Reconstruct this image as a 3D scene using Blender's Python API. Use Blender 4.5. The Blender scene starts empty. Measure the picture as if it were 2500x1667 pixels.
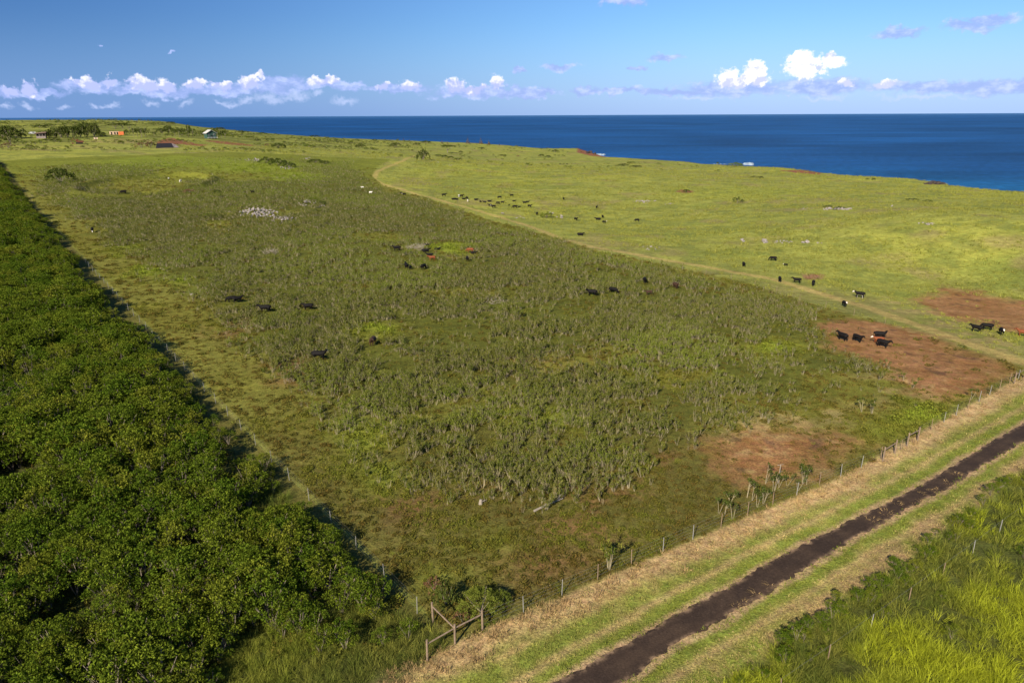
import bpy, math, random
import numpy as np
from mathutils import Vector, Matrix
rnd = random.Random(7)
rng = np.random.default_rng(11)
R_ = math.radians
# ------------------------------------------------------------------ camera
H = 33.0
PITCH, ROLL, FPX = R_(18.33), R_(-0.27), 1667.0
sc = bpy.context.scene
col = sc.collection
cam_d = bpy.data.cameras.new("camera"); cam_d.lens = 24.0; cam_d.sensor_width = 36.0
cam_d.clip_start = 0.5; cam_d.clip_end = 300000
cam = bpy.data.objects.new("camera", cam_d); col.objects.link(cam)
cam.matrix_world = (Matrix.Translation((0, 0, H)) @ Matrix.Rotation(R_(90) - PITCH, 4, 'X') @ Matrix.Rotation(ROLL, 4, 'Z'))
sc.camera = cam

def rays(px, py):
    """direction of the photo's pixel (2500 x 1667) in the world"""
    px = np.asarray(px, float); py = np.asarray(py, float)
    x = (px - 1250) / FPX; y = (833.5 - py) / FPX
    c, s = math.cos(ROLL), math.sin(ROLL)
    x, y = c * x - s * y, s * x + c * y
    return np.stack([x, math.cos(PITCH) + y * math.sin(PITCH), -math.sin(PITCH) + y * math.cos(PITCH)], -1)

# ------------------------------------------------------------------ light and exposure
SUN_AZ = R_(25.3 + 180)      # azimuth the sun stands at, clockwise from +Y
SUN_EL = R_(31)
sun_d = bpy.data.lights.new("sun", 'SUN'); sun_d.energy = 5.0; sun_d.angle = R_(0.53); sun_d.color = (1.0, 0.90, 0.72)
sun = bpy.data.objects.new("sun", sun_d); col.objects.link(sun)
sdir = Vector((math.sin(SUN_AZ) * math.cos(SUN_EL), math.cos(SUN_AZ) * math.cos(SUN_EL), math.sin(SUN_EL)))
sun.rotation_euler = sdir.to_track_quat('Z', 'Y').to_euler(); sun.location = sdir * 300
vs = sc.view_settings
vs.view_transform = 'Standard'; vs.look = 'None'; vs.gamma = 1; vs.exposure = 0.82; vs.use_curve_mapping = False
sc.cycles.max_bounces = 4; sc.cycles.diffuse_bounces = 2; sc.cycles.glossy_bounces = 2
sc.cycles.transmission_bounces = 2; sc.cycles.transparent_max_bounces = 4
sc.cycles.use_denoising = True
sc.cycles.caustics_reflective = False; sc.cycles.caustics_refractive = False

class NT:
    """tiny node-tree helper"""
    def __init__(s, tree): s.t = tree; s.n = tree.nodes; s.l = tree.links
    def new(s, typ, **kw):
        n = s.n.new(typ)
        for k, v in kw.items(): setattr(n, k, v)
        return n
    def put(s, sock, v):
        if isinstance(v, bpy.types.NodeSocket): s.l.new(v, sock)
        elif isinstance(v, (tuple, list)) and len(v) == 3 and sock.type == 'RGBA': sock.default_value = (*v, 1)
        else: sock.default_value = v
    def math(s, op, a, b=0.0, c=None, clamp=False):
        n = s.new('ShaderNodeMath', operation=op, use_clamp=clamp)
        s.put(n.inputs[0], a); s.put(n.inputs[1], b)
        if c is not None: s.put(n.inputs[2], c)
        return n.outputs[0]
    def vec(s, op, a, b=None, scale=None):
        n = s.new('ShaderNodeVectorMath', operation=op)
        s.put(n.inputs[0], a)
        if b is not None: s.put(n.inputs[1], b)
        if scale is not None: s.put(n.inputs['Scale'], scale)
        return n.outputs['Value'] if op in ('LENGTH', 'DOT_PRODUCT') else n.outputs[0]
    def mix(s, f, a, b, mode='MIX'):
        n = s.new('ShaderNodeMix', data_type='RGBA', blend_type=mode)
        s.put(n.inputs[0], f); s.put(n.inputs[6], a); s.put(n.inputs[7], b)
        return n.outputs[2]
    def ramp(s, v, a, b, to0=0.0, to1=1.0, smooth=True):
        n = s.new('ShaderNodeMapRange', interpolation_type='SMOOTHSTEP' if smooth else 'LINEAR')
        n.clamp = True
        s.put(n.inputs[0], v); s.put(n.inputs[1], a); s.put(n.inputs[2], b); s.put(n.inputs[3], to0); s.put(n.inputs[4], to1)
        return n.outputs[0]
    def noise(s, vec, scale, detail=3.0, rough=0.55, out=0, dist=0.0):
        n = s.new('ShaderNodeTexNoise')
        if vec is not None: s.l.new(vec, n.inputs['Vector'])
        n.inputs['Scale'].default_value = scale; n.inputs['Detail'].default_value = detail
        n.inputs['Roughness'].default_value = rough; n.inputs['Distortion'].default_value = dist
        return n.outputs[out]

# sky with the clouds that stand over the sea
def pix_ang(px, py):
    d = rays(px, py); h = math.hypot(d[0], d[1])
    return math.atan2(d[0], d[1]), math.atan2(d[2], h)
world = bpy.data.worlds.new("World"); sc.world = world; world.use_nodes = True
w = NT(world.node_tree); w.n.clear()
sky = w.new('ShaderNodeTexSky', sky_type='NISHITA'); sky.sun_disc = False
sky.sun_elevation = SUN_EL; sky.sun_rotation = SUN_AZ
sky.air_density = 1.0; sky.dust_density = 0.6; sky.ozone_density = 2.5; sky.altitude = 60
geo = w.new('ShaderNodeTexCoord')
sep = w.new('ShaderNodeSeparateXYZ'); w.l.new(geo.outputs['Generated'], sep.inputs[0])
az = w.math('ARCTAN2', sep.outputs[0], sep.outputs[1]); el = w.math('ARCSINE', sep.outputs[2])
cv = w.new('ShaderNodeCombineXYZ'); w.put(cv.inputs[0], az); w.put(cv.inputs[1], el)
uv = cv.outputs[0]
n1 = w.noise(uv, 26, 4, 0.6, out=1); n2 = w.noise(uv, 95, 4, 0.65, out=1)
o1 = w.vec('SCALE', w.vec('SUBTRACT', n1, (0.5, 0.5, 0.5)), scale=0.030)
o2 = w.vec('SCALE', w.vec('SUBTRACT', n2, (0.5, 0.5, 0.5)), scale=0.011)
wuv = w.vec('MULTIPLY', w.vec('ADD', w.vec('ADD', uv, o1), o2), (1, 1, 0))
def puffs(lst):
    acc = None
    for px, py, rx, ry in lst:
        u, v = pix_ang(px, py)
        du = abs(pix_ang(px + rx, py)[0] - u); dv = abs(pix_ang(px, py - ry)[1] - v)
        d = w.vec('LENGTH', w.vec('MULTIPLY', w.vec('SUBTRACT', wuv, (u, v, 0)), (1 / du, 1 / dv, 0)))
        acc = w.math('SUBTRACT', 1.0, d) if acc is None else w.math('MAXIMUM', acc, w.math('SUBTRACT', 1.0, d))
    return acc
WHITE = [(70, 206, 30, 26), (30, 218, 38, 16), (210, 204, 55, 18), (265, 198, 30, 16), (350, 206, 55, 26), (400, 205, 45, 24),
         (478, 200, 44, 24), (540, 208, 40, 18), (608, 202, 40, 28), (638, 186, 22, 20), (785, 204, 46, 15), (812, 194, 24, 11),
         (935, 206, 30, 14), (1003, 204, 42, 16), (1112, 208, 42, 22), (1212, 200, 24, 28), (1160, 216, 50, 14),
         (1775, 182, 36, 30), (1850, 176, 42, 42), (1812, 196, 60, 24), (1972, 164, 66, 40), (1955, 148, 36, 28), (2040, 145, 40, 20),
         (2165, 206, 34, 17), (2062, 205, 22, 12), (1440, 372, 1, 1)]
GREY = [(365, 222, 90, 14), (520, 222, 130, 13), (690, 204, 60, 16), (640, 216, 80, 14), (225, 212, 80, 14), (785, 212, 80, 11),
        (850, 209, 40, 11), (970, 214, 80, 9), (1200, 226, 150, 12), (1310, 228, 45, 10), (1790, 214, 130, 22), (2010, 213, 120, 20),
        (1650, 224, 120, 9), (2310, 214, 230, 14), (2470, 220, 120, 18), (1430, 222, 40, 7), (1520, 225, 60, 6),
        (1362, 163, 44, 9), (1625, 137, 38, 10), (2190, 80, 60, 12), (2370, 70, 66, 14), (2415, 50, 60, 14), (1520, 4, 55, 13),
        (1553, 165, 24, 5), (414, 124, 11, 3), (245, 118, 9, 2.5), (110, 226, 70, 8), (5, 226, 50, 12), (1270, 170, 16, 6)]
LOW = [(15, 258, 24, 9), (70, 256, 24, 11), (160, 259, 26, 8), (235, 258, 16, 9), (270, 254, 28, 10), (366, 254, 26, 10), (452, 250, 24, 12),
       (608, 246, 34, 10), (660, 240, 60, 14), (720, 234, 50, 14), (772, 232, 16, 10), (845, 246, 40, 11), (560, 248, 40, 9), (535, 250, 20, 8),
       (1700, 240, 90, 8), (2250, 238, 140, 8), (2010, 240, 80, 8)]
WHITE = [(a_, b_ + 2, c_ * (.86 if a_ < 1300 else 1), d_ * (.92 if a_ < 1300 else 1)) for a_, b_, c_, d_ in WHITE]
fW, fG, fL = puffs(WHITE), puffs(GREY), puffs(LOW)
fb = w.noise(uv, 150, 5, 0.65)
fb2 = w.noise(w.vec('MULTIPLY', uv, (1, 1.8, 1)), 48, 4, 0.6)
aW = w.ramp(w.math('MULTIPLY_ADD', w.math('SUBTRACT', fb, 0.5), 1.2, fW), 0.06, 0.48)
aG = w.ramp(w.math('MULTIPLY_ADD', w.math('SUBTRACT', fb2, 0.5), 1.3, fG), -0.35, 0.35, 0, 0.80)
aL = w.ramp(w.math('MULTIPLY_ADD', w.math('SUBTRACT', fb, 0.5), 1.3, fL), -0.1, 1.0, 0, 0.60)
# billow shading: density a little towards the sun (up and left) against density here
sh_n = w.noise(w.vec('ADD', uv, (0.004, -0.006, 0)), 75, 4, 0.55)
sh_m = w.noise(uv, 75, 4, 0.55)
bil = w.math('MULTIPLY_ADD', w.math('SUBTRACT', sh_m, sh_n), 3.6, 0.0)
hgt = w.ramp(el, pix_ang(1250, 228)[1], pix_ang(1250, 180)[1], -0.25, 1.15)
lit = w.math('ADD', w.math('MULTIPLY', hgt, 0.75), bil, clamp=True)
lit = w.math('MULTIPLY_ADD', w.ramp(az, -0.15, 0.2, -0.22, 0.22), 1.0, lit, clamp=True)
skyc = w.mix(1.0, sky.outputs[0], (0.50, 0.80, 1.26), 'MULTIPLY')
skyc = w.mix(1.0, skyc, w.mix(w.ramp(az, -0.7, 0.35), (0.84, 0.90, 1.00), (2.05, 1.80, 1.50)), 'MULTIPLY')
# violet-grey haze bank sitting on the sea horizon
hz = w.ramp(el, -0.01, 0.13, 1.0, 0.0)
hzc = w.mix(w.ramp(az, -0.5, 0.5), (3.6, 6.2, 12.6), (8.0, 10.6, 17.5))
skyc = w.mix(w.math('MULTIPLY', hz, 0.66), skyc, hzc)
c = w.mix(aL, skyc, (10.4, 11.6, 16.0))
c = w.mix(aG, c, w.mix(w.ramp(fb2, 0.4, 0.7), (6.0, 7.6, 13.6), (10.4, 11.6, 17.2)))
c = w.mix(aW, c, w.mix(lit, (8.6, 9.4, 15.0), (19.5, 18.4, 18.8)))
below = w.ramp(el, -0.06, -0.005, 0, 1)
c = w.mix(below, (1.0, 1.6, 2.6), c)
c = w.mix(1.0, c, (.72, .75, .80), 'MULTIPLY')
bg = w.new('ShaderNodeBackground'); w.l.new(c, bg.inputs[0]); bg.inputs[1].default_value = 0.05
out = w.new('ShaderNodeOutputWorld'); w.l.new(bg.outputs[0], out.inputs[0])
world.cycles.sampling_method = 'MANUAL'; world.cycles.sample_map_resolution = 512

# ------------------------------------------------------------------ numpy noise
def _hash(ix, iy, seed):
    h = (ix.astype(np.int64) * 374761393 + iy.astype(np.int64) * 668265263 + seed * 1442695041) & 0xffffffff
    h = ((h ^ (h >> 13)) * 1274126177) & 0xffffffff
    return ((h ^ (h >> 16)) & 0xffffff) / float(0xffffff)
def vnoise(x, y, seed=0):
    ix = np.floor(x); iy = np.floor(y); fx = x - ix; fy = y - iy
    fx = fx * fx * (3 - 2 * fx); fy = fy * fy * (3 - 2 * fy)
    a = _hash(ix, iy, seed); b = _hash(ix + 1, iy, seed); c_ = _hash(ix, iy + 1, seed); d = _hash(ix + 1, iy + 1, seed)
    return (a * (1 - fx) + b * fx) * (1 - fy) + (c_ * (1 - fx) + d * fx) * fy
def fbm(x, y, scale, octs=4, seed=0, gain=0.5):
    s = 0; a = 1; t = 0
    x = x / scale; y = y / scale
    for o in range(octs):
        s = s + a * vnoise(x, y, seed + o * 17); t += a; a *= gain
        x, y = (x * 1.9 + y * 0.6 + 3.1), (y * 1.9 - x * 0.6 + 7.7)
    return s / t                       # 0..1, mean 0.5
def sstep(v, a, b):
    t = np.clip((v - a) / (b - a), 0, 1); return t * t * (3 - 2 * t)

# ------------------------------------------------------------------ terrain
SEA_Z = -55.0
ctrl = [(0, 0, 0), (0, 25, 0), (-30, 30, 0), (35, 30, 0), (-60, 60, 0), (60, 60, 0), (0, 60, 0), (0, 110, -.5), (90, 90, -1), (-90, 110, 1.0),
        (0, 165, -1), (110, 160, -2.5), (170, 130, -3), (-60, -60, 0), (60, -60, 0), (-300, 0, 6), (300, 0, -6), (0, -300, 0), (-900, 300, 28), (900, 300, -14),
        (-300, 200, 6)]
for px, py, d in [(5, 390, 470), (545, 369, 520), (950, 387, 490), (1200, 500, 290), (1470, 530, 270), (640, 520, 250), (515, 338, 680), (290, 331, 700),
                  (20, 338, 700), (1000, 420, 420), (1500, 450, 380), (1900, 500, 290), (2400, 560, 220), (2000, 440, 440), (1300, 400, 620), (700, 350, 700)]:
    d3 = rays(px, py); k = d / math.hypot(d3[0], d3[1]); ctrl.append((d3[0] * k, d3[1] * k, H + d3[2] * k))
edges = [(-250, 300, 1350), (0, 300, 1350), (150, 300.5, 1300), (327, 301, 1250), (365, 297, 1150), (415, 298, 1100), (470, 307, 1080), (541, 315, 1050), (600, 321, 1020), (700, 329, 1000),
         (830, 337, 980), (1042, 345, 980), (1200, 352, 960), (1324, 362, 950), (1410, 362, 1000), (1440, 371, 900), (1476, 382, 800), (1560, 388, 720), (1660, 393.5, 680), (1720, 399, 660),
         (1925, 410, 600), (2055, 424, 550), (2230, 436, 500), (2340, 453, 455), (2500, 467, 420), (2700, 486, 390)]
eaz, erc = [], []
for px, py, d in edges:
    d3 = rays(px, py); k = d / math.hypot(d3[0], d3[1]); ctrl.append((d3[0] * k, d3[1] * k, H + d3[2] * k))
    eaz.append(math.atan2(d3[0], d3[1])); erc.append(d)
ctrl = np.array(ctrl); CX = ctrl[:, :2] / 100
def _phi(r2): return 0.5 * r2 * np.log(r2 + 1e-12)
_n = len(CX); _A = np.zeros((_n + 3, _n + 3))
_A[:_n, :_n] = _phi(((CX[:, None] - CX[None]) ** 2).sum(-1)) + np.eye(_n) * 0.002
_A[:_n, _n] = 1; _A[:_n, _n + 1:] = CX; _A[_n, :_n] = 1; _A[_n + 1:, :_n] = CX.T
_W = np.linalg.solve(_A, np.concatenate([ctrl[:, 2], [0, 0, 0]]))
ring = None
def height(x, y):
    x = np.asarray(x, float); y = np.asarray(y, float); sh = x.shape; xf = x.ravel() / 100; yf = y.ravel() / 100
    z = _W[_n] + _W[_n + 1] * xf + _W[_n + 2] * yf
    for i in range(_n): z = z + _W[i] * _phi((xf - CX[i, 0]) ** 2 + (yf - CX[i, 1]) ** 2)
    xf, yf = xf * 100, yf * 100
    r = np.hypot(xf, yf); a = np.arctan2(xf, yf)
    z = np.clip(z, -30, 45)
    amp = sstep(r, 60, 300)
    z = z + (fbm(xf, yf, 90, 3, 5) - .5) * 3.2 * amp * (1 - .8 * sstep(r, 500, 800)) + (fbm(xf, yf, 9, 3, 9) - .5) * (.25 + .5 * amp)
    if ring is not None:
        cx, cy, ax, ay, th = ring
        dx, dy = xf - cx, yf - cy; u = (dx * math.cos(th) + dy * math.sin(th)) / ax; v = (-dx * math.sin(th) + dy * math.cos(th)) / ay
        q = np.hypot(u, v)
        z = z + 1.5 * np.exp(-((q - 1) / .08) ** 2) - .5 * sstep(1 - q, 0, .25)
    rc = np.interp(a, eaz, erc, left=1350, right=390) * (1 + .012 * (fbm(a * 60, a * 0, 1, 3, 3) - .5))
    t = sstep(r, rc, rc + 22 + 30 * fbm(xf, yf, 25, 3, 21))
    z = z * (1 - t) + (SEA_Z - 8) * t
    return z.reshape(sh)
def G(px, py):
    """where the ray through a photo pixel meets the terrain"""
    sc_ = np.isscalar(px); px = np.atleast_1d(np.asarray(px, float)); py = np.atleast_1d(np.asarray(py, float))
    d = rays(px, py); d = d / np.hypot(d[:, 0], d[:, 1])[:, None]
    t = np.geomspace(12, 1600, 420)
    X = d[:, 0:1] * t; Y = d[:, 1:2] * t; Z = H + d[:, 2:3] * t
    below_ = Z < height(X, Y); below_[:, -1] = True
    k = below_.argmax(1); k = np.maximum(k, 1)
    lo = t[k - 1]; hi = t[k]
    for _ in range(18):
        m = (lo + hi) / 2; b = (H + d[:, 2] * m) < height(d[:, 0] * m, d[:, 1] * m)
        hi = np.where(b, m, hi); lo = np.where(b, lo, m)
    P = np.stack([d[:, 0] * hi, d[:, 1] * hi, height(d[:, 0] * hi, d[:, 1] * hi)], -1)
    return P[0] if sc_ else P
_c = G(348, 452); _a = G(np.array([201., 494.]), np.array([455., 455.])); _b = G(np.array([348., 348.]), np.array([427., 479.]))
ring = (_c[0], (_b[0][1] + _b[1][1]) / 2, np.hypot(*(_a[1] - _a[0])[:2]) / 2, np.hypot(*(_b[1] - _b[0])[:2]) / 2, 0.0)

def poly(pts):
    a = np.array(pts, float); return G(a[:, 0], a[:, 1])[:, :2]
def sd(x, y, P):
    """signed distance to a polygon, positive inside"""
    d = np.full(x.shape, 1e18); ins = np.zeros(x.shape, bool); n = len(P)
    for i in range(n):
        ax, ay = P[i]; bx, by = P[(i + 1) % n]; ex, ey = bx - ax, by - ay
        t = np.clip(((x - ax) * ex + (y - ay) * ey) / (ex * ex + ey * ey + 1e-9), 0, 1)
        d = np.minimum(d, (x - ax - t * ex) ** 2 + (y - ay - t * ey) ** 2)
        cnd = ((ay > y) != (by > y)); xi = ex * (y - ay) / (ey if abs(ey) > 1e-9 else 1e-9) + ax
        ins ^= cnd & (x < xi)
    return np.where(ins, np.sqrt(d), -np.sqrt(d))
def dline(x, y, P):
    """distance to an open polyline"""
    d = np.full(x.shape, 1e18)
    for i in range(len(P) - 1):
        ax, ay = P[i]; bx, by = P[i + 1]; ex, ey = bx - ax, by - ay
        t = np.clip(((x - ax) * ex + (y - ay) * ey) / (ex * ex + ey * ey + 1e-9), 0, 1)
        d = np.minimum(d, (x - ax - t * ex) ** 2 + (y - ay - t * ey) ** 2)
    return np.sqrt(d)
def ell(px, py, rx, ry, n=12, rot=0):
    a = np.linspace(0, 2 * math.pi, n, endpoint=False); c, s = math.cos(rot), math.sin(rot)
    return poly([(px + rx * math.cos(t) * c - ry * math.sin(t) * s, py + rx * math.cos(t) * s + ry * math.sin(t) * c) for t in a])

# ------------------------------------------------------------------ regions traced on the ground
CORNER = G(1111, 1568)[:2]
FARL = G(5, 392)[:2]; FARM = G(545, 371)[:2]; FARR = G(955, 389)[:2]
UP = poly([(955, 389), (922, 407), (908, 428), (935, 453), (1090, 500), (1270, 556), (1445, 609), (1820, 690), (2160, 791), (2500, 897)])
MIDF = G(2045, 1169)[:2]; ENDF = G(2500, 918)[:2]
FRONT = np.array([CORNER, MIDF, ENDF]); _e = (ENDF - MIDF) / np.linalg.norm(ENDF - MIDF)
_s = (CORNER - MIDF) / np.linalg.norm(CORNER - MIDF)
P_FIELD = np.vstack([[FARL], [FARM], UP, [ENDF + _e * 0.5], [MIDF], [CORNER]])
LEFTN = (FARL - CORNER) / np.linalg.norm(FARL - CORNER); LN = np.array([-LEFTN[1], LEFTN[0]])   # LN points left of the boundary
P_THICK = np.array([CORNER + LN * 1.6 + LEFTN * 2, CORNER + LN * 1.4 + LEFTN * 20, CORNER + LN * 2.4 + LEFTN * 60, FARL + LN * 2.5, FARL + LN * 330, np.array([-230, 60.]), np.array([-80, -10.]), np.array([-20, -8.]), G(560, 1667)[:2], G(900, 1640)[:2]])
P_SCRUB = poly([(60, 415), (150, 520), (235, 560), (330, 640), (430, 710), (500, 740), (560, 800), (620, 880), (730, 950), (800, 1010), (850, 1090), (960, 1160), (1080, 1190),
                (1200, 1215), (1330, 1240), (1440, 1205), (1540, 1160), (1580, 1090), (1640, 1090), (1700, 1100), (1740, 1050), (1860, 1010), (1960, 985), (2080, 960), (2190, 975), (2200, 900),
                (2090, 860), (2010, 800), (1985, 740), (1900, 720), (1820, 700), (1445, 620), (1090, 512), (930, 468), (880, 420), (860, 395), (545, 385)])
P_DIRT = [poly([(1670, 1090), (1740, 1062), (1830, 1048), (1920, 1040), (2020, 1050), (2110, 1065), (2140, 1090), (2070, 1130), (1990, 1155), (1900, 1175), (1820, 1195), (1760, 1175), (1710, 1130)]),
          poly([(1980, 785), (2060, 765), (2150, 780), (2300, 832), (2430, 872), (2485, 900), (2450, 965), (2330, 975), (2210, 955), (2150, 905), (2060, 870), (2010, 825)]),
          poly([(2220, 720), (2300, 700), (2400, 715), (2500, 735), (2700, 760), (2700, 850), (2480, 815), (2380, 790), (2280, 770)])]
P_RED = [poly([(383, 352), (385, 344), (420, 337), (450, 345), (505, 354), (490, 357), (440, 352)]), ell(560, 350, 60, 3, rot=.1),
         ell(1676, 468, 22, 4), poly([(1905, 416), (1960, 415), (2056, 425), (2000, 427), (1950, 422)]), poly([(1405, 361), (1425, 362), (1480, 384), (1440, 380), (1410, 373)]),
         ell(1982, 675, 28, 8)]
OPEN = [ell(1090, 610, 70, 24), ell(930, 580, 60, 12), ell(940, 805, 60, 25), ell(1420, 890, 150, 34, rot=-.15), ell(1170, 970, 110, 24, rot=-.2), ell(1030, 1020, 90, 20, rot=-.2), ell(1260, 1010, 60, 16),
        ell(1890, 860, 90, 38), ell(1240, 1035, 50, 22), ell(1340, 1090, 90, 30, rot=-.3), ell(1650, 930, 90, 24, rot=-.1), ell(345, 450, 110, 20), ell(640, 525, 90, 14), ell(560, 420, 200, 22),
        ell(1100, 715, 130, 10), ell(860, 700, 50, 10), ell(2060, 930, 110, 22), ell(540, 560, 50, 16), ell(1560, 1010, 60, 24), ell(900, 1080, 90, 34), ell(1160, 1100, 80, 26), ell(1790, 980, 60, 20)]
LUSH = [ell(1200, 1320, 60, 28), ell(870, 1070, 70, 60), ell(940, 1160, 50, 40), ell(620, 405, 120, 20), ell(420, 395, 200, 14), ell(720, 430, 90, 12), ell(280, 620, 36, 16), ell(350, 660, 40, 14), ell(1100, 605, 60, 16), ell(1220, 1010, 50, 20),
        ell(450, 690, 50, 18), ell(1385, 1020, 60, 18), ell(1060, 1420, 60, 40), ell(1890, 855, 60, 28), ell(2180, 1040, 120, 30, rot=-.4), ell(1400, 510, 60, 14), ell(930, 800, 40, 16),
        ell(1170, 415, 180, 14), ell(1240, 450, 100, 12), ell(1800, 470, 220, 14), ell(1100, 395, 80, 6)]
DRYP = [ell(300, 345, 90, 6), ell(2330, 800, 200, 30, rot=.35), ell(2250, 920, 170, 50), ell(1930, 1030, 220, 44, rot=-.15), ell(2100, 1000, 90, 20, rot=-.3), ell(1500, 1140, 30, 18)]
REDDISH = [ell(1480, 1250, 180, 70, rot=-.3), ell(1300, 1200, 160, 30), ell(1650, 1110, 90, 40), ell(1320, 900, 110, 22), ell(1490, 890, 110, 20), ell(700, 900, 80, 40), ell(560, 800, 60, 30), ell(1350, 1370, 120, 40), ell(1720, 1200, 60, 50), ell(1000, 1240, 90, 40)]
TRACK = poly([(1010, 380), (985, 393), (945, 408), (920, 420), (912, 436), (930, 448), (1090, 494), (1148, 509), (1270, 545), (1359, 579), (1447, 603), (1659, 641), (1892, 682), (2106, 746), (2267, 803), (2380, 845), (2500, 884), (2620, 925)])
ROAD_L = poly([(1250, 1720), (1360, 1664), (1660, 1496), (1805, 1418), (1920, 1350), (2022, 1299), (2108, 1255), (2202, 1212), (2289, 1160), (2369, 1111), (2500, 1033), (2640, 950)])
ROAD_R = poly([(1390, 1760), (1531, 1664), (1660, 1567), (1779, 1505), (1906, 1425), (2000, 1368), (2090, 1313), (2174, 1266), (2253, 1223), (2322, 1187), (2401, 1136), (2500, 1078), (2660, 980)])
P_ROAD = np.vstack([ROAD_L, ROAD_R[::-1]])
TALL_EDGE = poly([(1640, 1760), (1779, 1667), (1884, 1590), (1985, 1515), (2123, 1430), (2224, 1362), (2289, 1305), (2380, 1250), (2456, 1180), (2560, 1130), (2700, 1050)])
P_TALL = np.vstack([TALL_EDGE, [[190, 90.], [190, 10.], [20, 8.]]])
P_BOTG = np.vstack([poly([(520, 1690), (560, 1540), (700, 1500), (880, 1480), (960, 1490), (1060, 1540), (1110, 1572), (1030, 1630), (960, 1690)]), [[-6, 20.]]])   # tall grass left of the corner post
BIG = [[-400, -60], [400, -60]]
# roadside strip: between the fence and the tall grass
_fe = np.vstack([[CORNER + _s * 60], [CORNER], [MIDF], [ENDF], [ENDF + _e * 120]])
P_VERGE = np.vstack([_fe, TALL_EDGE[::-1], [[-8, 2.]]])
def fence_d(x, y): return dline(x, y, _fe)
road_c = (ROAD_L[1:12] + ROAD_R[1:12]) / 2
ROADMID = np.vstack([[road_c[0] + (road_c[0] - road_c[1])], road_c, [road_c[-1] * 2 - road_c[-2]]])

def masks(x, y, lite=False):
    """region weights 0..1 at ground points (world metres)"""
    r = np.hypot(x, y); m = {}
    wb = np.clip(r / 60, .6, 6)                       # ragged borders widen with distance, as the blotches there do
    jit = (fbm(x, y, 7, 4, 31) - .5) * 7 * np.clip(r / 120, .35, 2.0)
    jit2 = (fbm(x, y, 2.2, 3, 41) - .5) * 2.2
    sf = sd(x, y, P_FIELD); m['field'] = sstep(sf, -.4, .4)
    m['verge'] = sstep(sd(x, y, P_VERGE), -.3, .3)
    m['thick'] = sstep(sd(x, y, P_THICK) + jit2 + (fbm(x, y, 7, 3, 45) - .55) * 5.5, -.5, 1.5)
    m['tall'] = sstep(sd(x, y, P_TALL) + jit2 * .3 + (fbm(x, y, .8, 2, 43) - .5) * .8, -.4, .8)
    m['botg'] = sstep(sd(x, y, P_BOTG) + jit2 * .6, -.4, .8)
    m['road'] = sstep(sd(x, y, P_ROAD) + (fbm(x, y, .9, 3, 77) - .5) * .9, -.05, .15)
    m['scrub'] = sstep(sd(x, y, P_SCRUB) + jit * 1.3, -3.5, 5.5)
    def union(lst, j, a, b):
        o = np.zeros(x.shape)
        for P in lst:
            ext = np.ptp(P, axis=0).max() / 2; c_ = P.mean(0)
            near = np.hypot(x - c_[0], y - c_[1]) < ext * 1.9 + 6
            if near.any():
                o[near] = np.maximum(o[near], sstep(sd(x[near], y[near], P) + j[near], a, b))
        return o
    m['open'] = union(OPEN, jit * 1.5 + jit2, -2.5, 3.5)
    m['lush'] = union(LUSH, jit * 1.8 + jit2, -3, 6)
    m['dirt'] = union(P_DIRT, jit * 1.1 + jit2 * 1.2, -3.0, 4.0)
    m['red'] = union(P_RED, jit * .4, -1, 1)
    m['dry'] = union(DRYP, jit, -2, 4)
    m['reddish'] = union(REDDISH, jit, -3, 3)
    m['track'] = 1 - sstep(dline(x, y, TRACK) + (fbm(x, y, 3, 3, 51) - .5) * 1.2, .7, 2.0)
    m['r'] = r
    return m
def lerp(a, b, t): return a + (np.array(b) - a) * t[..., None]

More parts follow.
